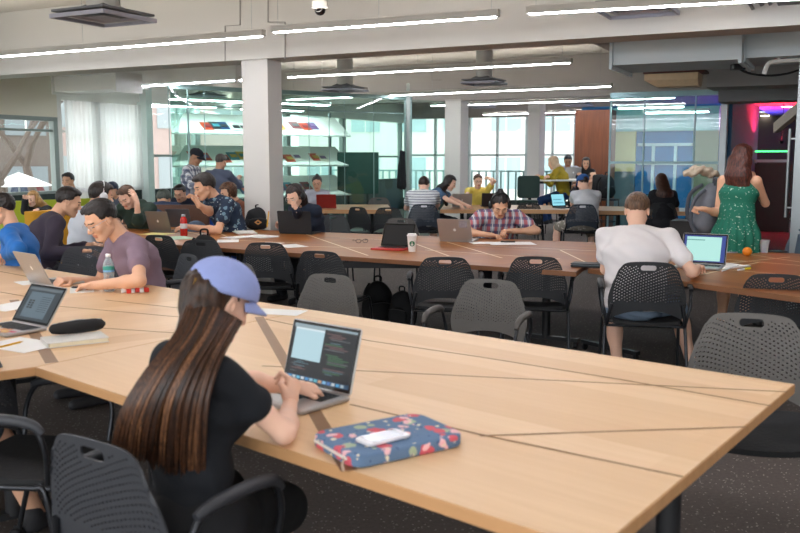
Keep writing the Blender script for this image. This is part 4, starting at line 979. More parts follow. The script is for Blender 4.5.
for i, (k, o_) in enumerate(((.25, 1.2), (.62, 1.2), (.3, 3.2), (.75, 3.4))):  # fill lights added to brighten the racks, no known fittings
    q_ = G0.lerp(G1, k) + Vector((-gd.y, gd.x, 0)).normalized() * o_ + Vector((0, 0, 2.6)); t = empty('ceiling_light', q_, math.atan2(gd.y, gd.x), ['ceiling light over the rack inside the glass room, left', 'ceiling light over the rack inside the glass room, right', 'deeper ceiling light inside the glass room, left', 'deeper ceiling light inside the glass room, right'][i], 'ceiling light', 'glass room lights')
    b = MB(); b.box((0, 0, .03), (1.5, .2, .05)); b.tube([(-.6, 0, .05), (-.6, 0, ZC - 2.601)], .006); b.tube([(.6, 0, .05), (.6, 0, ZC - 2.601)], .006); b.build('housing', M_WHITE, t); b = MB(); b.box((0, 0, 0), (1.46, .16, .012)); b.build('diffuser', emit('f0fbff', 16, 'lamp_diffuser'), t)
R0, R1 = PD(162, 158, 16.3), PD(338, 158, 18.6); R0.z = R1.z = 0
t = empty('magazine_rack', (R0 + R1) / 2, math.atan2((R1 - R0).y, (R1 - R0).x), 'long white magazine rack with sloping display shelves inside the glass room', 'rack'); RL = (R1 - R0).length; RX = t.location.copy(); RR = t.rotation_euler.z
tiers = (.82, 1.42, 2.02)
for k, z in enumerate(tiers):
    b = MB(); b.add([(-RL / 2, -.5, z), (RL / 2, -.5, z), (RL / 2, .12, z + .38), (-RL / 2 + .5, .12, z + .38), (-RL / 2, -.5, z - .03), (RL / 2, -.5, z - .03), (RL / 2, .12, z + .35), (-RL / 2 + .5, .12, z + .35)], [(0, 1, 2, 3), (7, 6, 5, 4), (0, 4, 5, 1), (1, 5, 6, 2), (2, 6, 7, 3), (3, 7, 4, 0)]); b.build('shelf', mat('d9d7d2', .6, .04, 5), t)
for xx in (-RL / 2 + .6, 0, RL / 2 - .1): b = MB(); b.bar((xx, .16, 0), (xx, .16, 2.5), .05, .05); b.build('post', M_STEEL, t)
rr = random.Random(3); cl = ('c8462e', '2c4a78', 'e0d8c8', '3c3c40', '7a5a8a', 'c8a040', '4a8a9a', 'e8e4e0', '883038')
mp_ = None
for k, z in enumerate(tiers):
    for j in range(15):
        ci = rr.randrange(9)
        u = -RL / 2 + .55 + j * (RL - .9) / 15 + rr.uniform(-.03, .03)
        if rr.random() < .12: continue
        v = rr.uniform(.3, .5); y_ = -.5 + .62 * v; w3 = Matrix.Rotation(RR, 4, 'Z') @ Vector((u, y_, z + .38 * v + .012)) + RX
        b = MB(); b.box((0, 0, 0), (.2, .27, .008), Matrix.Rotation(math.atan2(.38, .62), 3, 'X')); b.box((0, -.03, .005), (.13, .1, .006), Matrix.Rotation(math.atan2(.38, .62), 3, 'X')); b.m[6:] = [1] * 6
        o = b.build('magazine', [mat(cl[ci], .4, .3, 40), mat(rr.choice(cl), .4, .3, 40)], loc=w3, rz=RR)
        tag(o, '%s magazine on the %s sloping rack shelf, %s from the left' % (('red-orange', 'navy', 'cream', 'charcoal', 'purple-grey', 'ochre', 'teal', 'pale grey', 'dark red')[ci], ['lowest', 'middle', 'top'][k], ('first', 'second', 'third', 'fourth', 'fifth', 'sixth', 'seventh', 'eighth', 'ninth', 'tenth', 'eleventh', 'twelfth', 'thirteenth', 'fourteenth', 'fifteenth')[j]), 'magazine', 'magazines on the %s rack shelf' % ['lowest', 'middle', 'top'][k])
p_ = PD(358, 176, 18.2); t = empty('display_screen', (p_.x, p_.y, 0), 0, 'large dark green-grey screen on a stand inside the glass room', 'screen')
b = MB(); b.rbox((0, 0, 1.25), (.86, .07, .86), .02); b.build('panel', mat('1c3a34', .25), t); b = MB(); b.tube([(-.2, .02, .03), (-.2, .02, .9)], .03); b.tube([(.2, .02, .03), (.2, .02, .9)], .03); b.box((0, .02, .03), (.7, .5, .05)); b.build('stand', M_BLK, t)
# ------------------------------------------------------------------ outdoors
M_GND = mat('d9d6cf', .9, .06, .6); struct('ground', quad([(-120, -60, -.9), (120, -60, -.9), (120, 160, -.9), (-120, 160, -.9)]), M_GND)
def facade(label, p, q, h_, floors, bays, m, wm, dp=8):
    p, q = Vector(p), Vector(q); L = (q - p).length; t = empty('building', (p + q) / 2, math.atan2((q - p).y, (q - p).x), label, 'building')
    b = MB(); b.box((0, dp / 2, h_ / 2), (L, dp, h_)); b.build('wall', m, t); fh = h_ / floors
    for i in range(floors):
        for j in range(bays):
            x = -L / 2 + (j + .5) * L / bays; b = MB(); b.box((x, -.02, (i + .5) * fh), (L / bays * .62, .08, fh * .55)); b.box((x, -.07, (i + .5) * fh), (.06, .04, fh * .55)); b.m[6:] = [1] * 6; b.build('window', [wm, M_WHITE], t)
    b = MB(); b.box((0, -.1, h_ + .1), (L + .4, .6, .25)); b.build('cornice', M_WHITE, t)
facade('pale building across the courtyard behind the far windows', (-6, 52, -.9), (26, 46, -.9), 13, 4, 12, mat('e4e2dc', .9, .05, 1), mat('a8c0c4', .3))
facade('pink-brown brick building outside the left windows', (-34, 40, -.9), (-8, 50, -.9), 10, 3, 9, mat('c8b0aa', .9, .1, 2), mat('b0b8bc', .3))
facade('grey stone building at the far left outside', (-30, 24, -.9), (-14, 36, -.9), 11, 4, 8, mat('6a5e58', .9, .15, 2), mat('7c8286', .3))
# railing outside the back windows
t = empty('railing', B(-9, 26.2, 0), UANG, 'metal balustrade with close uprights outside the far windows', 'railing'); b = MB(); b.bar((-7, 0, 1.15), (8, 0, 1.15), .06, .05); b.bar((-7, 0, .12), (8, 0, .12), .05, .04)
for i in range(61): b.bar((-7 + i * .25, 0, .1), (-7 + i * .25, 0, 1.15), .05, .05)
b.build('balusters', mat('7fa0a0', .5), t)
def bare_tree(label, x, y, h_, seed):
    rr = random.Random(seed); t = empty('bare_tree', (x, y, -.9), 0, label, 'tree', 'bare trees outside'); b = MB(); br = MB()
    def grow(p, d_, L, r, dep):
        q = p + d_ * L; m_ = p.lerp(q, .5) + Vector((rr.uniform(-1, 1), rr.uniform(-1, 1), 0)) * L * .08
        (b if dep > 3 else br).tube([p, m_, q], [r, r * .85, r * .7], 6)
        if dep: 
            for _ in range(3 if dep > 1 else 2): nd = (d_ + Vector((rr.uniform(-.9, .9), rr.uniform(-.9, .9), rr.uniform(-.1, .5)))).normalized(); grow(q, nd, L * .72, r * .6, dep - 1)
    grow(Vector((0, 0, 0)), Vector((0, 0, 1)), h_ * .3, .14, 5); b.build('trunk', mat('6a5c54', .9), t); br.build('branches', mat('6e625c', .9), t)
bare_tree('bare tree outside the left window behind the parasol', -9.6, 22.5, 7.5, 2); bare_tree('bare tree outside at the far left edge', -9.3, 20.3, 6.5, 5)
q = Z(19, 181, 1.95) if False else PD(19, 181, 21); struct('terrace', bbox(-18, 2, 24.25, 26.6, -.9, 0), M_GND)
t = empty('patio_umbrella', (q.x, q.y, -.9), 0, 'open white patio umbrella outside the left window', 'umbrella')
b = MB(); b.lathe([(.80, q.z - .12 + .9), (.79, q.z - .10 + .9), (.4, q.z + .06 + .9), (.04, q.z + .2 + .9), (0, q.z + .22 + .9)], n=8); b.build('canopy', M_WHITE, t); b = MB(); b.tube([(0, 0, 0), (0, 0, q.z + 1.15)], .025); b.build('pole', M_STEEL, t)
# ------------------------------------------------------------------ tables
ZT = .74
A_, B_, C_, E_ = Z(795, 384, ZT), Z(597, 551, ZT), Z(35, 367, ZT), Z(294, 307, ZT)
fd = (A_ - E_).normalized(); cd = (Z(100, 353.5, ZT) - C_).normalized()
# far edge line meets the joint line
k = ((E_.x - C_.x) * fd.y - (E_.y - C_.y) * fd.x) / (cd.x * fd.y - cd.y * fd.x); EP = C_ + cd * k
table('long maple table in the foreground with crossing dark seams', [C_, B_, A_, EP], M_OAK, M_EDGE,
      seams=[(262, 318.5, 370, 341), (370, 341, 480, 357), (480, 357, 620, 379.5), (620, 379.5, 771, 406), (262, 366, 787, 392), (480, 436, 746, 427), (350, 404.5, 480, 434.5), (480, 434.5, 683, 477)],
      strips=[(259, 317, 349, 471, .045)], legs=[Z(693, 500, .3) if False else Vector((.78, 2.42, 0)), Vector((-1.0, 3.45, 0))], group='wooden work tables', lm=M_BLKP)
FL = Z(0, 262, ZT); fl2 = FL + (FL - EP).normalized() * 1.2; NL = Z(0, 371.5, ZT); nd = (NL - C_).normalized(); NL2 = C_ + nd * 2.2
table('maple table at the left joined to the foreground table', [NL2, C_, EP, fl2], M_OAK, M_EDGE,
      seams=[(0, 271.5, 40, 279), (55, 306, 190, 318), (100, 328, 175, 333), (105, 300, 205, 311), (0, 292, 28, 297)], strips=[(14, 300, 52, 363, .05)], legs=[Vector((-1.62, 3.5, 0)), Vector((-2.7, 5.6, 0))], group='wooden work tables')
n0, n1, nf = Z(207, 247, ZT), Z(576, 272, ZT), Z(584, 266, ZT)
table('dark walnut table in the middle row with pale inlaid lines', [n0, n1, nf, Z(652, 244.5, ZT), Z(212, 228, ZT)], M_WALN, M_EDGEW,
      seams=[(305, 234, 368, 255.5, .02), (219, 233, 234, 240, .02), (413, 243, 449, 256, .02), (447, 242, 502, 258, .022), (300, 246, 400, 249, .02), (465, 245, 598, 251, .02), (230, 240, 300, 243, .02), (425, 250, 560, 259, .02), (340, 238, 395, 240, .014), (560, 250, 585, 262, .016)],
      seamm=M_SEAML, strips=[(520, 254, 548, 255.5, .11)], legs=[Z(316, 261, .7), Z(547, 274, .6) * 1.0, Z(240, 250, .7)], group='wooden work tables')
m0, m1 = Z(588, 268.5, ZT), Z(740, 289, ZT); m2 = m1 + (m1 - m0) * .9
table('dark walnut table at the right where the man in the white shirt sits', [m0, m2, Z(900, 259, ZT), Z(654, 246, ZT)], M_WALN, M_EDGEW,
      seams=[(709, 258, 800, 265.5, .02), (700, 266, 790, 257, .02), (720, 250, 800, 262, .018), (640, 262, 800, 276, .02), (700, 275, 760, 262, .018)], seamm=M_SEAML, legs=[Z(612, 268, .7), Z(760, 272, .7)], group='wooden work tables')
table('walnut table at the left end of the middle row under scattered papers', [Z(118, 241, ZT), Z(205, 247, ZT), Z(210, 228.2, ZT), Z(112, 224, ZT)], M_WALN, M_EDGEW, seams=[(180, 230, 206, 236, .02)], seamm=M_SEAML, legs=[Z(140, 236, .7), Z(195, 240, .7)], group='wooden work tables')
table('oak table with the red laptop in the third row', [Z(296, 209.5, ZT), Z(392, 210, ZT), Z(388, 204.5, ZT), Z(302, 204.5, ZT)], M_OAK3, M_EDGE, legs=[Z(312, 206.5, .7), Z(372, 206.5, .7)], th=.06, group='wooden work tables')
table('oak table in the third row between the striped shirt and the yellow shirt', [Z(440, 209.5, ZT), Z(572, 210, ZT), Z(568, 205.5, ZT), Z(444, 204.5, ZT)], M_OAK3, M_EDGE, legs=[Z(462, 208, .7), Z(505, 209, .7)], th=.06, group='wooden work tables')
table('oak table in the third row beneath the blue cap man', [Z(575, 210.5, ZT), Z(700, 212, ZT), Z(690, 208, ZT), Z(572, 205.5, ZT)], M_OAK3, M_EDGE, legs=[Z(590, 211, .7), Z(618, 211, .7)], th=.06, group='wooden work tables')
table('white high table at the back beside the mustard hoodie', [PD(518, 180, 17), PD(580, 179, 17), PD(578, 177, 18.2), PD(522, 177, 18.2)], M_WHITE, M_WHITE, z=1.14, th=.03, legs=[PD(530, 178, 17.5), PD(570, 178, 17.5)], group=None, name='high_table')

# ------------------------------------------------------------------ chairs
G1_ = 'black chairs along the middle row of tables'
chair_px('black chair tucked at the walnut table just above the blue cap', 200, 240, -12, 'black', G1_)
chair_px('black chair at the walnut table whose handle hole shows white papers', 265, 242.5, -10, 'black', G1_)
chair_px('black chair half hidden behind the left grey chair', 319, 251, -22, 'black', G1_)
chair_px('black chair with armrests to the left of the central grey chair', 445, 257, -4, 'black_arm', G1_)
chair_px('black chair with armrests to the right of the central grey chair', 536, 256.5, -10, 'black_arm', G1_)
chair_px('black chair under the man in the white shirt', 649, 262, -10, 'black_arm', G1_, sc=1.06)
chair_px('black chair at the right edge, behind the large grey chair', 777, 274, -14, 'black', G1_)
chair_px('black chair right beside the shoulder of the mauve shirt', 158, 235, -25, 'black', G1_)
G2_ = 'grey chairs on the far side of the maple tables'
chair_px('grey chair in the centre of the photo behind the maple table', 491, 279, 158, 'grey_arm', G2_)
chair_px('grey chair left of centre, behind the blank white paper', 331, 274, 150, 'grey', G2_)
chair_px('largest grey chair, at the right end of the maple table', 752, 313, 160, 'grey', G2_, sc=1.07)
chair_px('grey chair hidden behind the crown of the blue cap', 236, 262, 150, 'grey', G2_)
chair_px('charcoal chair just behind the back of the mauve shirt', 190, 254, 128, 'charcoal_arm', G2_)
G3_ = 'chairs at the left tables'
chair_px('slate grey chair beside the blue jacket', 49, 237, -60, 'charcoal', G3_)
chair_px('dark chair with armrest between the sweater and the mauve shirt', 86, 246, -165, 'charcoal_arm_cast', G3_)
chair('dark chair in the bottom left corner with its seat in view', (-1.36, 3.12), -96, 'charcoal_arm_cast')
c = chair('dark chair under the woman in the blue cap', (-.66, 2.35), -33, 'charcoal_arm_cast')
G4_ = 'chairs around the third row of tables'
chair_px('grey chair behind the oak table with the red laptop', 379, 197.5, 178, 'grey', G4_)
chair_px('black chair turned sideways at the end of the red laptop table', 357, 207, -40, 'black', G4_)
chair_px('black chair with back to camera left of the striped shirt', 388, 207.5, -5, 'black', G4_)
chair_px('grey chair whose low back shows beside the navy sweater', 333, 215, 175, 'charcoal', G4_)
chair_px('brown-grey rounded chair behind the open black laptop', 401, 218, 172, 'grey', G4_)
chair_px('dark slate chair under the man in the striped shirt', 424, 203.5, -3, 'slate', G4_, D=12.95, sc=1.05)
chair_px('dark slate chair under the man in the blue cap', 583, 202, -4, 'slate', G4_, D=12.9, sc=1.05)
chair_px('dark chair just right of the plaid shirt', 529, 203, -6, 'black', G4_)
chair_px('dark chair under the woman with long hair at the third row', 663, 203, -4, 'black', G4_, D=13.3, sc=1.05)
chair_px('slate chair beside the floral shirt', 236, 213, 100, 'slate', G4_)
chair_px('blue-grey chair cut by the right edge', 801, 229, 90, 'blue')
chair_px('dark chair pulled up beneath the white plastic screen room side', 690, 212, 60, 'black', G4_)
def stool(label, x, y, D, rz, back=False, col=M_CHB):
    p = PD(x, y, D); t = empty('bar_stool', (p.x, p.y, 0), R(rz), label, 'stool', 'bar stools at the high table'); b = MB(); b.rbox((0, 0, .74), (.4, .4, .04), .08, 4); b.build('seat', col, t)
    for sx in (-1, 1):
        for sy in (-1, 1): b = MB(); b.tube([(sx * .16, sy * .16, .72), (sx * .2, sy * .2, .01)], .011); b.build('leg', M_BLK, t)
    b = MB(); [b.tube([(a * .18, c_ * .18, .3), (d_ * .18, e_ * .18, .3)], .008) for a, c_, d_, e_ in ((-1, -1, 1, -1), (1, -1, 1, 1), (1, 1, -1, 1), (-1, 1, -1, -1))]; b.build('footrest', M_BLK, t)
    if back:
        b = MB(); b.rbox((0, 0, 0), (.42, .42, .03), .06, 4, Matrix.Rotation(PI / 2, 3, 'X')); [b.add([], []) for _ in ()]; b.M = Matrix.Identity(4)
        for i, v in enumerate(b.v): b.v[i] = (v[0], v[1] - .19, v[2] + 1.02)
        b.build('backrest', col, t)
    return t
stool('dark green bar stool with a backrest at the left end of the high table', 527, 190, 16.6, 0, True, mat('1f3a34', .6)); stool('bar stool under the mustard hoodie', 552, 190, 17.6, 60); stool('bar stool under the man with the silver laptop', 572, 190, 18.6, 160); stool('bar stool under the woman with raised knees', 591, 190, 17.9, 150, True)
stool('dark bar stool with a backrest right of the raised knees', 607, 190, 17.4, -60, True)

# sofas
def sofa(label, p, q, m, zt=.95, dp=.8):
    p, q = Vector((p.x, p.y, 0)), Vector((q.x, q.y, 0)); L = (q - p).length; t = empty('sofa', (p + q) / 2, math.atan2((q - p).y, (q - p).x), label, 'sofa')
    b = MB(); b.rbox((0, dp / 2 - .08, zt / 2 + .1), (L, .16, zt - .2), .06, 5); b.build('backrest', m, t, smooth=True, bevel=.03)
    b = MB(); b.rbox((0, -.05, .32), (L, dp, .24), .06, 5); b.build('seat', m, t, smooth=True, bevel=.03)
    for s_ in (-1, 1): b = MB(); b.rbox((s_ * (L / 2 - .08), 0, .42), (.16, dp, .4), .05, 4); b.build('armrest', m, t, smooth=True)
    for sx in (-1, 1):
        for sy in (-1, 1): b = MB(); b.tube([(sx * (L / 2 - .1), sy * (dp / 2 - .1), .2), (sx * (L / 2 - .1), sy * (dp / 2 - .1), 0)], .02); b.build('leg', M_BLK, t)
    return t
sofa('lime green sofa under the left window with the blonde woman', PD(8, 196, 12.2), PD(112, 196, 13.4), mat('a9b52c', .8, .08, 20), .94)
sofa('mustard yellow sofa with its back to the tables at the left', PD(66, 212, 9.9), PD(6, 212, 9.2), mat('c8921e', .8, .08, 20), 1.0)
t = empty('booth_bench', PD(166, 215, 11.2), R(-8), 'brown wooden booth partition behind the silver laptop at the left', 'bench'); t.location.z = 0
b = MB(); b.box((0, 0, .48), (1.15, .06, .96)); b.build('backrest', mat('5a3826', .55, .15, 4, stretch=(1, 1, 6)), t); b = MB(); b.box((0, .25, .42), (1.15, .45, .06)); b.build('seat', mat('3a2a22', .7), t); b = MB(); b.box((0, .25, .2), (1.1, .4, .4)); b.build('base', M_BLK, t)
t = empty('blue_cabinet', PD(238, 214, 11.6), R(-20), 'bright blue low cabinet left of the thick column', 'cabinet'); t.location.z = 0
b = MB(); b.box((0, 0, .42), (.7, .4, .8)); b.build('body', mat('1f4fae', .5), t); b = MB(); b.box((0, 0, .84), (.74, .44, .04)); b.build('top', mat('c8d4e4', .5), t)
t = empty('low_cabinet', PD(712, 222, 10.4), UANG, 'dark low cabinet behind the green dress', 'cabinet'); t.location.z = 0
b = MB(); b.box((0, 0, .42), (.9, .45, .78)); b.build('body', mat('2f2a28', .6), t); b = MB(); b.box((-.0, -.235, .42), (.4, .02, .7)); b.box((.0, -.25, .42), (.02, .02, .7)); b.build('door', mat('3a3431', .6), t)

# ------------------------------------------------------------------ people
SK1, SK2, SK3, SK4 = 'f2c4aa', 'e2b090', 'd0a084', 'b98a6c'
UP = (0, 0, 1)
girl, go_, gs_ = person('woman in a denim-blue cap and black T-shirt with long brown hair, seated in front', (220, 303), 2.50, -44, lean=3, curl=10, neck=24, pitch=26, yaw=-6, torso_side=-7, sex='f', skin=SK1, h=.008, smax=1.0, bulk=.86, sleeve_end=.5, feet=((-.42, .22, .07), (-.2, .32, .07)),
       shirt=mat('10141b', .9, .12, 30, bump=.15), rh=(293, 390, .80, 'z'), re=(284, 432, .785, 'z'), lh=(303, 388, .79, 'z'), rcurl=.95, lcurl=.6, bottom=('shorts', '121317'), hair='long', hc=('1c120d', '4a3020'),
       cap='98a6dc', hd=(None, (.1, .35, .75)), hp=(None, (.85, -.45, .1)),
       flow=[(0, -.07, .02, 'h', .062, 1.15), (198, 332, 2.40, 'px', .05), (176, 372, 2.30, 'px', .045), (160, 412, 2.27, 'px', .045), (156, 450, 2.29, 'px', .035)])
def strands(root, n, mats, seed=1):
    rr = random.Random(seed); inv = Matrix.Rotation(-root.rotation_euler.z, 3, 'Z'); mb = MB()
    for i in range(n):
        u = (i + .5) / n + rr.uniform(-.01, .01); w_ = rr.uniform(-1, 1) * max(0, 1 - abs(2 * u - 1)) ** .5; j = rr.uniform(-3, 3); dz = -.03 * w_ - .03 * math.sin(PI * u)
        px = [(192 + u * 49, 292 + u * 30, 2.42 + dz * .4), (178 + u * 52 + j * .3, 330 + u * 8, 2.35 + dz), (146 + u * 68 + j, 372, 2.25 + dz), (122 + u * 83 + j, 412 + j, 2.22 + dz * .8), (111 + u * 93 + j, 448 + u * 30 + rr.uniform(-8, 8), 2.26 + dz * .3)]
        pts = [inv @ (PD(a, b_, c_) - root.location) for a, b_, c_ in px]
        mb.cur = rr.choice((0, 0, 1, 1, 2)) if u > .12 else 1; r_ = rr.uniform(.0045, .0085); mb.tube(pts, [r_ * .7, r_, r_, r_ * .9, r_ * .25], 5, 4, cap=False)
    mb.build('hair_strands', mats, root, smooth=True)
strands(girl, 230, [hairmat('1a100b', '3c2417', 14), hairmat('2c1a10', '5c3a24', 14), hairmat('4a2e1c', '8c6040', 14)])
person('man in glasses and a mauve T-shirt leaning over the table', (101, 220), 5.55, 128, lean=16, curl=16, neck=14, pitch=28, yaw=8, skin=SK2, shirt=mat('86707e', .88, .06, 30), hair='short', hc=('120e0d', '2a2220'), glasses=True, h=.009, smax=1.1,
       lh=(76, 287, .765, 'z'), rh=(70, 281, .765, 'z'), le=(140, 289, .775, 'z'), lcurl=.5, rcurl=.7, bottom=('trousers', '3a3c48'))
person('person in a bright blue jacket cut by the left edge', (1, 209), 6.7, 100, lean=8, curl=8, neck=10, pitch=14, skin=SK2, top='jacket', shirt=mat('1467b4', .7, .1, 16, bump=.2), sleeve='long', hair='short', hc=('140f0d', '2c201a'), lh=(-3, 259, .78, 'z'), le=(22, 256, .86, 'z'), rh=(-25, 256, .78, 'z'), bottom=('trousers', '2a2c34'))
person('man in a dark plum sweater with earphones seen from behind', (69, 202), 7.6, -56, lean=14, curl=16, neck=14, pitch=18, yaw=-18, skin=SK2, top='sweater', shirt=mat('3c3442', .9, .08, 30), sleeve='long', hair='short', hc=('15100e', '2e2420'), lh=(86, 246, .78, 'z'), rh=(82, 252, .78, 'z'), bottom=('trousers', '23252c'))
person('dark-haired person with white headphones behind the glasses wearer', (102, 196), 8.6, -38, lean=14, curl=10, pitch=12, yaw=-20, skin=SK2, shirt=mat('d6dae2', .88, .04, 20), hair='mess', hc=('1a1412', '3a2e28'), phones='e8e8ea', bottom=('trousers', '23252c'))
person('man in a dark green hoodie resting his forehead on his hand', (127, 197), 9.9, 165, lean=20, curl=18, neck=18, pitch=34, yaw=-10, skin=SK1, top='hoodie', shirt=mat('26382f', .9, .1, 30), sleeve='roll', hair='short', hc=('3a261a', '6a4a34'), smax=1.14, lh=(137, 204, 'D', 9.65), le=(138, 222, 'D', 9.7), rh=(118, 225, .78, 'z'), hd=((-.3, 0, .9), None), hp=((.9, -.3, .2), None), lcurl=.3)
person('person in a knit beanie slumped in a blue sweater', (164, 200), 11.6, 10, lean=30, curl=20, pitch=35, skin=SK2, top='sweater', shirt=mat('2c3c58', .9), sleeve='long', hair='mess', hc=('2a3430', '50544a'), h=.016, seat=.42)
person('man in a navy top looking down behind the booth', (180, 193), 12.0, 170, lean=20, curl=12, pitch=24, skin=SK3, shirt=mat('1c2436', .9), sleeve='long', top='sweater', hair='short', hc=('100d0c', '221c1a'), h=.016)
person('standing man in a black cap and navy-white plaid shirt', (196, 157), 13.0, -100, legs='stand', lean=3, curl=6, neck=14, pitch=24, yaw=0, skin=SK4, shirt=plaid('plaid_navy_white', 'e2e4ea', '2a3456', '39456a', 11), sleeve='roll', top='collar', hair='crop', hc=('14100e', '201a18'), cap='20242c', rh=(207, 190, 'D', 12.6), bottom=('trousers', 'a89070'), h=.014)
person('standing person in a slate shirt with back turned at the racks', (221, 162), 12.9, -20, legs='stand', lean=4, curl=8, neck=12, pitch=20, skin=SK3, shirt=mat('5c6478', .9, .06, 20), sleeve='roll', top='collar', hair='short', hc=('3a3430', '6a645c'), rh=(239, 178, 'D', 13.2), bottom=('trousers', '3c4660'), h=.014)
person('man in a navy floral shirt resting his chin on his fist', (204, 187), 9.6, 128, lean=22, curl=14, neck=8, pitch=18, yaw=-4, skin=SK2, shirt=floral('navy_floral_shirt', '1e3048', [('6f8c9c', 1.0, .30), ('c4d0d0', 1.7, .17)], 13), bulk=1.1, top='collar', hair='mess', hc=('17110f', '30241e'), smax=1.16, rh=(198, 204, 'D', 9.25), re=(209, 222, 'D', 9.2), lh=(190, 227, 'D', 9.3), hd=(None, (-.3, -.1, .9)), rcurl=.8, lcurl=.5, bottom=('trousers', '2c3448'))
person('curly-haired child-like figure at the foot of the thick column', (228, 193), 11.3, 120, lean=12, pitch=16, skin=SK2, shirt=mat('7a4a34', .9), hair='curly', hc=('3a2418', '7a5236'), h=.016, seat=.42, bottom=('trousers', '23252c'))
person('blonde woman in a dark jacket with a hand at her cheek on the lime sofa', (33, 199), 11.6, 160, lean=12, curl=10, pitch=10, sex='f', skin=SK1, top='jacket', shirt=mat('2a2c30', .85, .1, 20), sleeve='long', hair='long', hc=('8a6238', 'd0a468'), flow=[(0, -.05, -.05, 'h', .07, 1.5), (0, -.04, -.02, 'n', .07, 1.7), (0, -.03, -.12, 'n', .045, 1.7)], rh=(25, 199, 'D', 11.35), re=(19, 212, 'D', 11.3), lh=(37, 210, 'D', 11.2), seat=.42, h=.014, bottom=('trousers', '2a2c34'))
person('dark-haired person in white half hidden behind the plum sweater', (68, 181), 13.6, 170, lean=8, pitch=8, skin=SK3, shirt='e6e8ea', hair='short', hc=('120f0e', '26201e'), h=.018, bottom=('trousers', '2a2c34'))
person('person whose face shows between the headphones and the green hoodie', (112, 190), 12.6, 150, lean=14, pitch=14, skin=SK2, shirt='4a5060', hair='short', hc=('1a2438', '2c3a54'), h=.018, bottom=('trousers', '2a2c34'))
person('woman with black headphones and glasses in a navy sweater at a black laptop', (295, 196), 9.5, 145, lean=18, curl=16, neck=12, pitch=30, yaw=0, sex='f', skin=SK1, top='sweater', shirt=mat('1c2638', .9, .08, 30), sleeve='long', hair='long', hc=('191110', '3a2620'), phones='1a1a1c', glasses=True, smax=1.16, rh=(296, 209, 'D', 9.15), re=(302, 224, 'D', 9.2), lh=(270, 226, .78, 'z'), hd=(None, (-.2, 0, .9)), rcurl=.8, lcurl=.7,
       flow=[(0, -.05, -.05, 'h', .065, 1.5), (.03, -.03, -.03, 'n', .06, 1.7), (.05, .03, -.16, 'n', .05, 1.6), (.05, .07, -.28, 'n', .025, 1.5)], bottom=('trousers', '23252c'))
person('woman in a pale grey T-shirt behind the red laptop', (317, 183), 14.3, 182, smax=1.16, lean=10, curl=8, pitch=16, sex='f', skin=SK3, shirt='a9aab4', hair='bun', hc=('140f0e', '2a201c'), h=.016, bottom=('trousers', '2a2c34'))
person('man in a grey and white striped T-shirt with back turned', (424, 185), 13.6, -8, lean=22, curl=12, pitch=22, skin=SK1, shirt=stripes('grey_white_stripes', 'dcdde0', '8e929a', 26, .38), hair='short', hc=('241813', '40302a'), lh=(412, 207, .78, 'z'), rh=(436, 207, .78, 'z'), h=.012, bulk=1.08, bottom=('shorts', '4a4e58'))
person('woman in a blue T-shirt with long black hair leaning to the right', (450, 183), 14.3, -100, lean=28, curl=14, neck=12, pitch=26, sex='f', skin=SK1, shirt='4c6a8c', hair='long', hc=('130e0d', '2c1f1c'), rh=(464, 208, .78, 'z'), lh=(468, 206, .78, 'z'), h=.012, flow=[(0, -.04, -.05, 'h', .07, 1.4), (0, -.02, .0, 'n', .065, 1.5), (.05, .05, -.12, 'n', .055, 1.4), (.05, .08, -.24, 'n', .03, 1.3)], bottom=('trousers', '2a2c34'))
person('man in a yellow T-shirt and glasses with one arm behind his head', (478, 181), 15.6, 178, lean=6, curl=6, pitch=12, yaw=10, skin=SK1, shirt='f0d868', hair='short', hc=('3a241a', '6a4632'), glasses='202020', le=(494, 181, 'D', 15.5), lh=(486, 177, 'D', 15.85), rh=(468, 206, .78, 'z'), h=.012, bottom=('trousers', '2a2c34'))
person('person with a hair bun and headphones in a red and blue plaid shirt', (500, 205), 8.9, 178, lean=28, curl=16, neck=14, pitch=38, yaw=6, roll=0, skin=SK2, shirt=plaid('plaid_red_blue', 'b4b4c0', 'b42c2c', '2c3f70', 13), top='collar', hair='bun', hc=('120e0e', '2a2222'), phones='161618', rh=(490, 235, .78, 'z'), re=(466, 232, .80, 'z'), lh=(505, 231, .82, 'z'), le=(537, 231, .81, 'z'), lcurl=.9, rcurl=.6, h=.010, bulk=1.05, bottom=('trousers', '23252c'))
person('person in a mustard hoodie with pale head covering on a bar stool', (553, 163), 17.4, 62, seat=.76, lean=12, curl=14, neck=10, pitch=18, skin=SK2, top='hoodie', shirt='9a8418', sleeve='long', hair='hood', hc=('b09070', 'd0b496'), lh=(537, 176, 1.16, 'z') if False else (541, 177, 'D', 17.2), rh=(543, 178, 'D', 16.9), h=.014, bottom=('trousers', '1c3c70'), feet=((-.12, .32, .32), (.12, .32, .32)), flow=[(0, -.03, -.04, 'h', .075, 1.2), (0, -.01, .02, 'n', .075, 1.3), (0, .01, -.03, 'n', .08, 1.4)])
person('dark-haired man in a grey T-shirt behind the silver laptop at the back', (568, 161), 18.7, 170, seat=.76, lean=14, curl=10, pitch=24, skin=SK4, shirt='9a9ca4', hair='short', hc=('141a20', '222c34'), h=.016, bottom=('trousers', '2a2c34'), feet=((-.12, .32, .32), (.12, .32, .32)))
person('woman in a black top sitting with her bare knees raised', (586, 163), 17.9, 168, seat=.78, lean=8, curl=8, pitch=14, sex='f', skin=SK2, shirt='17181c', sleeve='none', hair='long', hc=('140f0e', '2a1e1a'), h=.014, legs='bare', bottom=('shorts', '2a2c34'), feet=((-.07, .34, .84), (.07, .34, .84)), lh=(-.14, .35, 1.1), rh=(.14, .35, 1.1), flow=[(0, -.05, -.05, 'h', .065, 1.4), (0, -.04, -.05, 'n', .06, 1.5), (.0, -.05, -.18, 'n', .035, 1.4)])
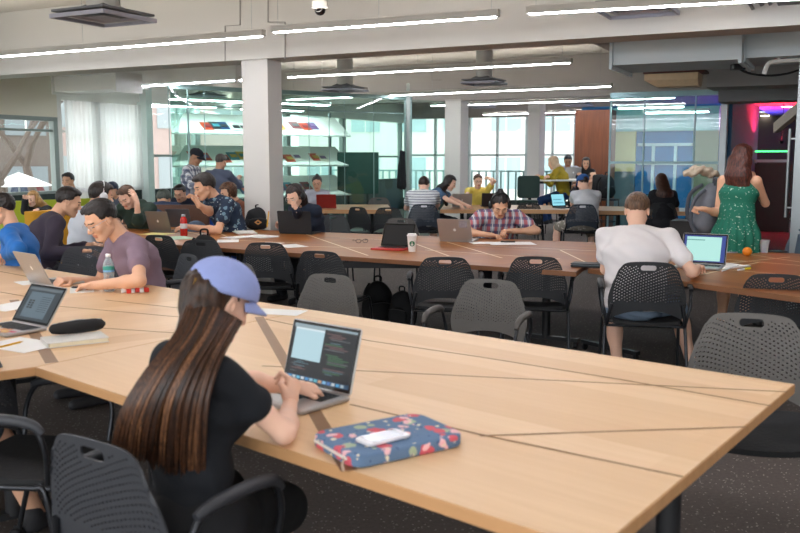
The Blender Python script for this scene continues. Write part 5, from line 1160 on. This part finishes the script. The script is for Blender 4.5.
person('man in a blue cap and pale grey T-shirt seen from behind', (583, 183), 13.5, 8, lean=12, curl=10, pitch=20, yaw=8, skin=SK1, shirt='dcdee2', hair='crop', hc=('2a1c16', '4a362c'), cap='2c5c9c', h=.012, bottom=('shorts', floral('patterned_shorts', '8a8478', [('d8d4c8', 1.0, .3)], 24)), lh=(573, 207, .78, 'z'), rh=(594, 207, .78, 'z'), feet=((-.42, .25, .07), (.15, .1, .07)))
person('woman with very long brown hair seen from behind at the third row', (661, 182), 13.6, 0, lean=10, curl=10, pitch=16, sex='f', skin=SK2, shirt='17171c', hair='long', hc=('1c100c', '5a3424'), h=.012, flow=[(0, -.06, -.04, 'h', .08, 1.3), (0, -.09, -.05, 'n', .08, 1.7), (0, -.10, -.20, 'n', .07, 1.8), (0, -.09, -.36, 'n', .05, 1.8)], bottom=('trousers', '1c1e24'))
person('man in a white T-shirt and pale blue shorts seen from behind', (637, 211), 6.1, -14, lean=10, curl=16, neck=16, pitch=30, yaw=-2, smax=1.04, skin=SK1, shirt=mat('ece6e6', .9, .03, 20), hair='short', hc=('4a3426', '7c5e46'), rh=(712, 268, .78, 'z') if False else (706, 262, .78, 'z'), re=(692, 272, .80, 'z'), lh=(640, 262, .78, 'z'), le=(606, 268, .79, 'z'), h=.009, bulk=1.2, sleeve_end=.62, bottom=('shorts', '8fa4bc'), shoe='8a9094', feet=((-.1, .2, .07), (.42, .38, .07)))
person('standing woman in a green floral dress with auburn hair', (743, 158), 7.7, -40, legs='stand', lean=4, curl=4, neck=10, pitch=12, yaw=-10, sex='f', skin=SK2, dress=floral('green_floral_dress', '17705a', [('a9c8b4', 1.1, .17), ('e4ece4', 1.8, .12)], 24), hair='long', hc=('2c1410', '70382a'), h=.009, lh=(704, 209, 'D', 7.6), le=(718, 213, 'D', 7.74), lcurl=1.1, rcurl=1.0, rh=(.06, .24, 1.36), hd=((-.9, 0, .1), None),
       flow=[(0, -.05, -.05, 'h', .085, 1.25), (0, -.05, -.02, 'n', .08, 1.5), (0, -.05, -.10, 'n', .06, 1.8), (0, -.05, -.14, 'n', .04, 1.9)])
person('person in shorts at the near side of the left table, mostly outside the photo', (-95, 262), 3.35, -22, lean=15, curl=10, pitch=18, skin=SK2, shirt='8a8f98', hair='short', h=.014, bottom=('shorts', '5a6270'), feet=((-.1, .5, .07), (.3, .55, .07)))
for i, (x, y, c1, f_) in enumerate(((20, 183, '3a4050', 20), (33, 182, '6a3a3a', 160), (41, 184, '50506a', -60), (54, 182, 'e0e0e4', 120))):
    person(['passer-by in a navy top just under the parasol outside', 'passer-by in a red top outside the left window', 'passer-by in a purple-grey top outside the left window', 'passer-by in white nearest the window post outside'][i], (x, y), 25 + i, f_, legs='stand', s=.95, standz=-.6, skin=SK3, shirt=c1, hair='short', h=.024, bottom=('trousers', '2c3040'), group='people outside')
# ------------------------------------------------------------------ things on the tables
def face_px(x0, y0, x1, y1, z=.755):    # hinge line seen in the photo gives the laptop's place and heading
    p, q = Z(x0, y0, z), Z(x1, y1, z); return p, q, math.degrees(math.atan2((q - p).y, (q - p).x)), (q - p).length
def lap(label, hx, ang, d=.225, back=False, w=None, z=ZT, **k):
    p, q, a, L = face_px(*hx, z=z + .014)
    if back: a += 180
    h = Vector((-math.sin(R(a)), math.cos(R(a)), 0)); c = (p + q) / 2 - h * d * .5
    return laptop(label, c, a, ang, w=w or L, d=d, z=z, **k)
term = [(0, .93, 1, 1, '9fb4bc', .7), (.03, .36, .5, .93, 'b4d4de', .85), (.03, .9, .5, .93, 'd6e4ea', .9), (.5, .93, 1, .96, '3a3e44', .4), (0, .0, 1, .075, '2c4a66', .8)] + [(.04 + .07 * i, .012, .09 + .07 * i, .06, c, .8) for i, c in enumerate(['4aa0d8', 'd0d8dc', '6ac0e0', 'e0e4e8', '4a90c8', 'a8c8d8', '60b8c8', 'd8a070', '88c0e8', '4a78b8', 'c8d0d4', '58a8d8', 'b0c0c8'])] + codeui(3, 24, .53, .98, .16, .9) + codeui(5, 8, .05, .45, .12, .33)
lap('open laptop with dark code windows in front of the woman in the cap', (283, 381, 351, 397), 106, d=.228, bez='17151a', screen=('20242a', .6), ui=term, logo=True)
doc = [(.02, .9, .98, .97, '8a9aa4', .4), (.12, .08, .82, .84, '7d95a4', .45)] + [(.18 + .09 * (i % 2), .55 - .07 * (i // 2), .25 + .09 * (i % 2), .6 - .07 * (i // 2), '2c343c', .3) for i in range(8)] + [(.5, .7 - .06 * i, .78, .715 - .06 * i, '4a5a66', .3) for i in range(8)]
lp = lap('laptop with pale document on screen at the left table edge', (12, 321, 48, 328), 124, d=.21, bez='23272c', screen=('46545e', .4), ui=doc, logo=False)
rr = random.Random(5); b = MB()
for i in range(16):
    b.cur = i % 5; x, y = rr.uniform(-.13, .13), rr.uniform(-.1, -.03); b.rbox((x, y, .0172 + .0001 * i), (rr.uniform(.03, .06), rr.uniform(.02, .04), .0006), .004)
b.build('sticker', [mat(c) for c in ('d89a68', '8ab0c8', 'c8607a', 'e0c07a', '7a8ab0')], [c for c in lp.children if c.name.startswith('base')][0])
def pxlap(label, x, y, face, ang, d=.225, w=.32, z=ZT, **k): p = Z(x, y, z); return laptop(label, p, face, ang, w=w, d=d, z=z, **k)
laptop('silver laptop with a white fruit emblem in front of the mauve shirt', Z(41, 285, ZT) + Vector((.07, .085, 0)), 138, 116, w=.32, d=.225)
laptop('silver laptop with emblem and sticker in front of the plaid shirt', Z(457, 242, ZT) + Vector((.03, .11, 0)), 160, 114, w=.335, d=.235, sticker=True)
laptop('open black laptop with red keyboard deck on the walnut table', Z(391, 249.5, ZT), -24, 116, d=.225, w=.31, body=mat('c0322c', .4), lid=mat('121214', .4), logo=False, screen=('0c0c10', .1))
lap('matt black laptop seen from the back in front of the navy sweater', (279, 232.5, 312, 233.5), 100, d=.24, back=True, body=M_BLKP, lid=mat('202124', .6), logo=False)
sc_ = [(.02, .04, .98, .94, 'b8ece4', .85), (.06, .8, .5, .84, '7ab4b0', .7), (0, 0, .06, 1, '3c4c9a', .7), (.9, 0, 1, 1, '3a50a0', .7)]
p_ = Z(704, 268, ZT); laptop('laptop with pale turquoise screen beside the white T-shirt', Vector((p_.x - .035, p_.y + .0, 0)), -30, 110, w=.33, d=.24, bez='1a1a20', screen=('2a3a8a', .7), ui=sc_, logo=True)
p_ = Z(592, 266.5, ZT + .01); laptop('closed dark laptop at the corner of the walnut table', Vector((p_.x + .02, p_.y + .08, 0)), -20, 2, w=.3, d=.2, body=mat('2e3034', .5), logo=False)
lap('silver laptop with emblem at the left end of the middle row', (149, 230.5, 172, 231.5), 108, d=.23, back=True, w=.31, body=M_ALUD)
p_ = Z(178, 229, ZT); laptop('dark laptop behind the silver one at the left middle table', Vector((p_.x - .02, p_.y + .35, 0)), 170, 110, w=.3, d=.22, body=mat('55565a', .5), logo=False)
lap('red laptop in front of the woman in grey', (317, 207.5, 336, 207.5), 108, back=True, w=.32, body=mat('8e2420', .4), logo=False)
lap('silver laptop in the third row in front of the yellow shirt', (452, 206.5, 472, 206.5), 108, back=True, w=.33)
lap('dark brown laptop in the third row behind the plaid shirt', (481, 206, 502, 206), 106, back=True, w=.34, body=mat('2a2022', .5), logo=False)
lap('laptop with bright cyan screen beside the blue cap man', (551, 207, 567, 206.5), 108, w=.28, body=M_BLKP, logo=False, screen=('8fd4e4', 1.0), ui=[(.1, .2, .9, .28, '5aa0b8', .8), (.1, .5, .8, .58, '5aa0b8', .8)])
lap('laptop with teal screen in front of the long-haired woman', (640, 208, 652, 208), 106, w=.3, body=M_BLKP, logo=False, screen=('5aa8b8', .7))
lap('silver laptop with emblem on the high table', (566, 178, 580, 178), 104, back=True, w=.32, z=1.14)
# near table things
def Zt(x, y, z=ZT): return Z(x, y, z)
p_ = Z(388, 435, ZT + .03); t = empty('laptop_sleeve', (p_.x, p_.y, ZT), R(33), 'padded floral laptop sleeve in blue, pink and cream on the maple table', 'laptop sleeve')
b = MB(); b.rbox((0, 0, .019), (.37, .255, .036), .045, 6); b.build('padded_body', floral('floral_sleeve', '617c9c', [('a8b89a', .9, .3), ('d8606c', 1.0, .30), ('eebcc0', 1.3, .27), ('e8dcc0', 2.0, .2), ('3c5880', 2.6, .16)], 14), t, smooth=True, bevel=.012)
b = MB(); b.tube([(-.15, .129, .022), (.15, .129, .022)], .004, 6); b.tube([(-.187, -.09, .022), (-.187, .09, .022)], .004, 6); b.build('zip', mat('e6e0d6', .5), t); b = MB(); b.tube([(-.188, -.08, .022), (-.205, -.10, .012), (-.212, -.12, .004)], .003, 6); b.build('zip_pull', mat('c0a890', .5), t)
p_ = Z(383, 437, ZT + .045); t = empty('phone', (p_.x, p_.y, ZT + .039), R(-52), 'white phone lying on the floral sleeve', 'phone'); b = MB(); b.rbox((0, 0, .005), (.073, .145, .009), .012, 5); b.build('case', mat('e8e6ea', .3), t); b = MB(); b.rbox((0, 0, .0098), (.06, .11, .0006), .004); b.build('display', mat('b8bcc8', .12), t)
sheet('blank white paper on the maple table by the peak of the blue cap', 276, 312, -16, .30, .16)
t = Z(75, 342, ZT); nb = empty('notebook', t, R(32), 'cream notebook under the black pencil case', 'notebook'); b = MB(); b.rbox((0, 0, .002), (.26, .17, .003), .008); b.rbox((0, 0, .021), (.26, .17, .003), .008); b.box((-.128, 0, .0115), (.004, .17, .02)); b.build('cover', mat('dcdad4', .6), nb); b = MB(); b.box((.002, 0, .0115), (.245, .162, .016)); b.build('pages', mat('efe6c8', .8), nb)
t = empty('pencil_case', Z(78, 333, ZT + .023), R(38), 'black soft pencil case on the cream notebook', 'pencil case'); b = MB()
prof = [(-.125, .008), (-.115, .02), (-.08, .027), (0, .03), (.08, .029), (.11, .022), (.125, .008)]; b.tube([(x, 0, .03) for x, r in prof], [r for x, r in prof], 14); b.build('pouch', mat('121214', .7, .1, 40), t, smooth=True); b = MB(); b.tube([(-.11, 0, .052), (0, 0, .061), (.11, 0, .053)], .0025, 6); b.build('zip', M_STEEL, t)
sheet('white paper with a pencil on it at the left table edge', 22, 345, -30, .30, .21); sheet('white paper behind the left laptop', 14, 306, -25, .21, .297); sheet('paper under the phone in front of the mauve shirt', 82, 290, 20, .14, .25); sheet('folded paper by the silver laptop of the mauve shirt', 26, 283, 40, .1, .2)
b = MB(); p, q = Z(0, 347, ZT + .008), Z(20, 342, ZT + .008); t = empty('pencil', p, 0, 'yellow pencil on the paper at the left edge', 'pencil'); b.tube([(0, 0, 0), (q - p)], .0045, 6); b.build('shaft', mat('e8b020', .4), t); b = MB(); b.lathe([(.0045, 0), (.0008, .018)], n=8, rot=(q - p).to_track_quat('Z', 'Y').to_matrix()); b.M = Matrix.Identity(4)
o = b.build('tip', mat('e0c090', .6), t, loc=(q - p))
t = empty('phone', Z(85, 288, ZT + .003), R(70), 'black phone on paper in front of the mauve shirt', 'phone'); b = MB(); b.rbox((0, 0, .005), (.07, .16, .009), .01, 4); b.build('case', M_BLK, t); b = MB(); b.rbox((0, 0, .0098), (.062, .14, .0006), .004); b.build('display', mat('1a1c22', .1), t)
# water bottle
def clear(name, c, al=.5, rough=.08):
    m = bpy.data.materials.new(name); m.use_nodes = True; t = m.node_tree; t.nodes.clear(); o = N(t, 'ShaderNodeOutputMaterial')
    tr = N(t, 'ShaderNodeBsdfTransparent'); tr.inputs[0].default_value = srgb('f4f8fa'); g = N(t, 'ShaderNodeBsdfPrincipled'); g.inputs['Base Color'].default_value = srgb(c); g.inputs['Roughness'].default_value = rough
    lw = N(t, 'ShaderNodeLayerWeight'); lw.inputs[0].default_value = .5; f = math_(t, 'MULTIPLY_ADD', lw.outputs['Facing'], .5, al * .4)
    mx = N(t, 'ShaderNodeMixShader'); t.links.new(f, mx.inputs[0]); t.links.new(tr.outputs[0], mx.inputs[1]); t.links.new(g.outputs[0], mx.inputs[2]); t.links.new(mx.outputs[0], o.inputs[0]); return m
t = empty('water_bottle', Z(109.5, 291, ZT), 0, 'clear plastic water bottle with green and blue label by the mauve shirt', 'bottle')
pr = [(.0, .002), (.028, .0), (.033, .006)] + [(.033 - (.0025 if i % 2 else 0), .015 + i * .011) for i in range(9)] + [(.033, .118), (.033, .158), (.031, .17), (.022, .193), (.0135, .205), (.0135, .213)]
b = MB(); b.lathe(pr, n=24); b.build('bottle_body', clear('clear_plastic', 'dfe8ec'), t, smooth=True); b = MB(); b.lathe([(.0325, .12), (.0338, .121), (.0338, .133), (.0338, .155), (.0325, .156)], n=24); b.m[24:48] = [1] * 24; b.build('label', [mat('3a9a8a', .4, .3, 60), mat('7ab0dc', .4, .4, 50)], t, smooth=True); b = MB(); b.lathe([(.015, .212), (.0155, .214), (.0155, .228), (.014, .23), (0, .23)], n=20); b.build('cap', mat('f2f2f2', .4), t, smooth=True)
t = empty('candy_pack', Z(136, 292.5, ZT), R(20), 'crumpled red and white snack wrapper beside the water bottle', 'wrapper'); b = MB(); rr = random.Random(2)
for i in range(6): b.cur = i % 2; b.rbox((-.07 + i * .026, rr.uniform(-.006, .006), .014), (.026, .04, .026), .005, 3, Matrix.Rotation(rr.uniform(-.3, .3), 3, 'Z') @ Matrix.Rotation(rr.uniform(-.3, .3), 3, 'X'))
b.build('wrapper', [mat('f0ecea', .4), mat('d8382c', .4)], t)
# middle row things
def emblem(b, c, r, rotf): b.add([rotf(c[0] + r * math.cos(a), c[1] + r * math.sin(a)) for a in [2 * PI * k / 24 for k in range(24)]], [tuple(range(24))])
t = empty('coffee_cup', Z(412, 251.5, ZT), R(0), 'white paper coffee cup with round green emblem on the walnut table', 'cup')
b = MB(); b.lathe([(0, 0), (.03, 0), (.031, .003), (.042, .135), (.043, .138)], n=28); b.build('cup_body', mat('f4f3f0', .5), t, smooth=True); b = MB(); b.lathe([(.044, .135), (.046, .139), (.044, .147), (.038, .15), (.037, .158), (0, .158)], n=28); b.build('lid', mat('fafafa', .35), t, smooth=True)
def cyl(r0, k): return lambda x, y: (r0(y) * math.sin(x / .037), -r0(y) * math.cos(x / .037) , y)
b = MB(); rf = cyl(lambda y: .0312 + .011 * y / .135 + .0012, 0)
def ring(b, cx, cy, r0, r1, e): 
    n = 28; rf2 = cyl(lambda y: .0312 + .011 * y / .135 + e, 0); vs = [rf2(cx + r * math.cos(a), cy + r * math.sin(a)) for r in (r0, r1) for a in [2 * PI * k / n for k in range(n)]]
    b.add(vs, [(k, (k + 1) % n, n + (k + 1) % n, n + k) for k in range(n)])
ring(b, 0, .072, .001, .011, .0012); ring(b, 0, .072, .011, .024, .0012); b.cur = 1; ring(b, 0, .062, .0005, .007, .0018); ring(b, 0, .076, .0005, .005, .0018)
for s_ in (-1, 1): ring(b, s_ * .009, .066, .0005, .003, .0018)
ring(b, 0, .086, .0005, .0025, .0018); b.build('emblem', [mat('1d6b46', .5), mat('f4f3f0', .5)], t)
t = empty('eyeglasses', Z(362, 243, ZT), R(15), 'pair of dark eyeglasses lying on the walnut table', 'glasses'); b = MB()
for s_ in (-1, 1): b.tube([(s_ * .034 + .025 * math.cos(a), 0, .02 + .018 * math.sin(a)) for a in [2 * PI * k / 14 for k in range(15)]], .002, 5); b.tube([(s_ * .06, 0, .025), (s_ * .062, .12, .022), (s_ * .06, .14, .008)], .002, 5)
b.tube([(-.01, 0, .022), (.01, 0, .022)], .002, 5); b.build('glasses_frame', M_BLK, t)
GP = 'papers on the walnut tables'
for i, (x, y, a, n_) in enumerate(((245, 233, 20, 6), (262, 237, 50, 4), (228, 241, 10, 1), (268, 244, -20, 1), (292, 246, 30, 1), (238, 237.5, -35, 2))):
    sheet(['thick pile of papers left of the black laptop', 'fanned papers just in front of the backpack', 'single sheet nearest the left chair backs', 'single sheet over the handle of the black chair', 'single sheet at the table edge right of the black chair', 'crooked pair of sheets at the left of the pile'][i], x, y, a, n=n_, group=GP, th=.003 if n_ > 1 else .0012)
sheet('open paper under the plaid shirt arms', 512, 243.5, 4, .42, .28, n=2, group=GP); sheet('small paper beside the silver laptop and plaid shirt', 481, 243, 10, .2, .2, group=GP); sheet('papers beside the turquoise-screen laptop', 722, 266.5, -60, .25, .32, n=3, group=GP, th=.003)
sheet('white paper in front of the green hoodie', 140, 227, 10, .3, .22, n=2, group=GP); sheet('pale yellow paper at the left middle table', 157, 234, -20, .3, .25, m=mat('e4dc90', .8), group=GP); sheet('pale green paper at the left middle table', 176, 238, 35, .3, .35, m=mat('b4cdb6', .8), group=GP)
b = MB(); b.rbox((0, 0, .005), (.07, .14, .009), .01, 4); b.build('phone', M_BLK, loc=Z(508, 242, ZT + .006), rz=R(80)); tag(bpy.context.scene.objects['phone'] if False else [o for o in COL.objects if o.name.startswith('phone') and o.type == 'MESH'][-1], 'small dark phone lying on the paper in front of the plaid shirt', 'phone')
def bottle(label, x, y, prof, m, capm, name='bottle'):
    t = empty(name, Z(x, y, ZT), 0, label, 'bottle'); b = MB(); b.lathe(prof, n=20); b.build('bottle_body', m, t, smooth=True); z = prof[-1][1]; b = MB(); b.lathe([(.02, z - .002), (.021, z), (.021, z + .022), (0, z + .024)], n=16); b.build('cap', capm, t, smooth=True)
    b = MB(); b.lathe([(.0375, .08), (.038, .082), (.038, .13), (.0375, .132)], n=20); b.build('label_band', mat('e8e0e0', .4, .4, 60), t, smooth=True)
bottle('red drink bottle with a clear cap at the left middle table', 184, 236, [(0, 0), (.034, 0), (.037, .01), (.037, .16), (.03, .19), (.02, .205)], mat('c8241c', .25), mat('b8c0c4', .2))
t = empty('soft_cap', Z(196, 231, ZT), R(40), 'grey-blue cloth cap lying on the table in front of the floral shirt', 'hat'); b = MB(); b.ball((0, 0, .0), .13, 14, (1, .8, .9)); b.v = [(x, y, max(0, z)) for x, y, z in b.v]; b.build('crown', mat('5a6e84', .85, .1, 30), t, smooth=True); b = MB(); b.box((0, -.13, .008), (.16, .1, .008)); b.build('brim', mat('4e6078', .85), t, bevel=.003)
sheet('bright pink-red folder in front of the floral shirt', 209, 229.5, 10, .32, .1, m=mat('d8384c', .5), name='folder', cat='folder', th=.01)
t = empty('orange', Z(747, 256, ZT), 0, 'orange fruit on the walnut table in front of the green dress', 'fruit'); b = MB(); b.ball((0, 0, .038), .039, 16, (1, 1, .95)); b.build('peel', mat('f08a1c', .45, .06, 90, bump=.2), t, smooth=True); b = MB(); b.lathe([(0, .076), (.004, .0765), (.002, .079), (0, .079)], n=8); b.build('stem', mat('4a6a2a'), t)
t = empty('plastic_cup', Z(764, 252.5, ZT), 0, 'clear plastic cup standing beside the orange', 'cup'); b = MB(); b.lathe([(0, .001), (.03, 0), (.043, .105), (.046, .108), (.0455, .11), (.041, .106), (.028, .006), (0, .006)], n=26); b.build('cup_body', clear('cup_plastic', 'e8ecf0', .9), t, smooth=True)
for x, y, a, l in ((728, 252.5, 60, 'grey phone on the walnut table left of the orange'), (777, 252, 80, 'dark phone on the walnut table right of the plastic cup')):
    t = empty('phone', Z(x, y, ZT), R(a), l, 'phone'); b = MB(); b.rbox((0, 0, .006), (.08, .16, .011), .01, 4); b.build('case', mat('8a8c92' if x < 750 else '1c1c20', .4), t); b = MB(); b.rbox((0, 0, .0122), (.07, .14, .0006), .004); b.build('display', mat('2a2c34', .1), t)
p, q = Z(738, 270, ZT + .008), Z(748, 268.5, ZT + .008); t = empty('highlighter', p, 0, 'yellow highlighter pen on papers beside the turquoise screen', 'pen'); b = MB(); b.tube([(0, 0, 0), (q - p) * .6], .008, 10); b.build('barrel', mat('e8e8e8', .4), t); b = MB(); b.tube([(q - p) * .6, (q - p) * 1.2], .0085, 10); b.build('pen_cap', mat('f0e020', .4), t)
p, q = Z(722, 271, ZT + .008), Z(737, 266, ZT + .008); t = empty('pen', p, 0, 'thin pen beside the yellow highlighter', 'pen'); b = MB(); b.tube([(0, 0, 0), (q - p)], .005, 8); b.build('barrel', mat('d8dce4', .4), t); b = MB(); b.tube([(q - p), (q - p) * 1.15], .004, 8); b.build('pen_tip', M_BLK, t)
# pencil held by the headphone woman
p = PD(267, 220, 9.7); t = empty('pencil', p, 0, 'yellow pencil held upright by the woman in the navy sweater', 'pencil'); b = MB(); b.tube([(0, 0, -.08), (.02, 0, .09)], .007, 6); b.build('shaft', mat('e0a828', .5), t); b = MB(); b.tube([(.02, 0, .09), (.0212, 0, .1)], .0075, 6); b.build('eraser', mat('d08080'), t)
# bags
def backpack(label, loc, rz, s, m, m2, diamond=False, rot=None, name='backpack'):
    t = empty(name, loc, R(rz), label, 'backpack'); f = Fig(); f.ell((0, 0, .2 * s), (.16 * s, .1 * s, .22 * s), None, .03); f.ell((0, 0, .1 * s), (.165 * s, .11 * s, .1 * s), None, .04); f.cut(lambda A, X, Y, Zz: np.maximum(A, .004 - Zz) if rot is None else A)
    mesh_obj('bag_body', [f.mesh(.01, lambda X, Y, Zz: .004 * np.sin(X * 40 + Zz * 30))], [m], t)
    f = Fig(); f.ell((0, -.09 * s, .13 * s), (.12 * s, .05 * s, .11 * s), None, .02); mesh_obj('front_pocket', [f.mesh(.01)], [m2], t)
    b = MB(); b.tube([(-.03 * s, 0, .4 * s), (-.03 * s, 0, .46 * s), (.03 * s, 0, .46 * s), (.03 * s, 0, .4 * s)], .009 * s, 8, 5); b.build('top_handle', m2, t, smooth=True)
    for q in (-1, 1): b = MB(); b.tube([(q * .07 * s, .07 * s, .38 * s), (q * .10 * s, .14 * s, .28 * s), (q * .11 * s, .13 * s, .12 * s), (q * .12 * s, .08 * s, .04 * s)], .016 * s, 8, 5); b.build('shoulder_strap', m2, t, smooth=True)
    b = MB(); b.tube([(-.11 * s, -.12 * s, .2 * s), (0, -.145 * s, .22 * s), (.11 * s, -.12 * s, .2 * s)], .004 * s, 6, 4); b.build('zip', M_STEEL if name != 'backpack' else mat('3a3a3c'), t)
    if diamond:
        b = MB(); b.add([(x * s, -.148 * s, z * s) for x, z in ((0, .10), (.045, .15), (0, .2), (-.045, .15))], [(0, 1, 2, 3)]); b.cur = 1; b.add([(x * s, -.15 * s, z * s) for x, z in ((0, .13), (.02, .15), (0, .17), (-.02, .15))], [(0, 1, 2, 3)]); b.build('patch', [mat('c88a4a', .7), mat('2a2018')], t)
    if rot is not None: t.rotation_euler = rot
    return t
p = Z(259, 229.5, ZT); t = backpack('black backpack with a tan diamond patch standing on the walnut table', p, 5, .80, mat('16171a', .85), mat('101113', .85), True); t.scale = (1.2, 1, .76)
p = Z(205, 262, .62); backpack('black backpack slung over the chair behind the blue cap', Vector((p.x, p.y, .45)), 30, 1.0, mat('151618', .85), mat('0f1012', .85))
p = Z(378, 322, 0); backpack('black backpack on the floor under the walnut table', p, 15, .95, mat('131416', .8), mat('0d0e10', .8)); p = Z(402, 326, 0); backpack('second black bag on the floor, just right of the other under the table', p, -30, .8, mat('1a1b1e', .8), mat('101113', .8), rot=None)
t = backpack('grey backpack being slung on by the woman in the green dress', PD(702, 233, 8.1), 30, 1.15, mat('6c7078', .8), mat('565b64', .8), rot=(R(8), R(-14), R(80)))
f = Fig(); 
for i, (x, z) in enumerate(((-.12, .0), (-.04, .03), (.05, .02), (.12, -.01))): f.ell((x, 0, z), (.07, .07, .035), None, .03)
t = empty('cloth_bundle', PD(701, 173, 8.0), R(20), 'crumpled beige cloth on top of the grey backpack', 'cloth'); mesh_obj('cloth', [f.mesh(.01, lambda X, Y, Zz: .012 * np.sin(X * 60) * np.sin(Y * 50 + Zz * 70))], [mat('c2b29c', .9, .15, 20)], t)
p = PD(607, 178, 17.1); backpack('black bag heaped on the stool at the wooden wall', Vector((p.x, p.y, .77)), 20, 1.1, mat('16171a', .85), mat('101113', .85)); 
t = empty('hanging_coat', PD(402, 168, 17.0), 0, 'dark coat hanging on the steel glass-wall post', 'coat'); f = Fig(); f.cone((0, -.06, .3), (0, -.06, -.35), .04, .07, .03, (1, 0, 0), 1.4); mesh_obj('coat', [f.mesh(.014, lambda X, Y, Zz: .008 * np.sin(X * 90))], [mat('181a1e', .9)], t); b = MB(); b.tube([(0, -.02, .36), (0, -.06, .34), (0, -.06, .3)], .008); b.build('hook', M_STEEL, t)
print('people', len(ALLP))
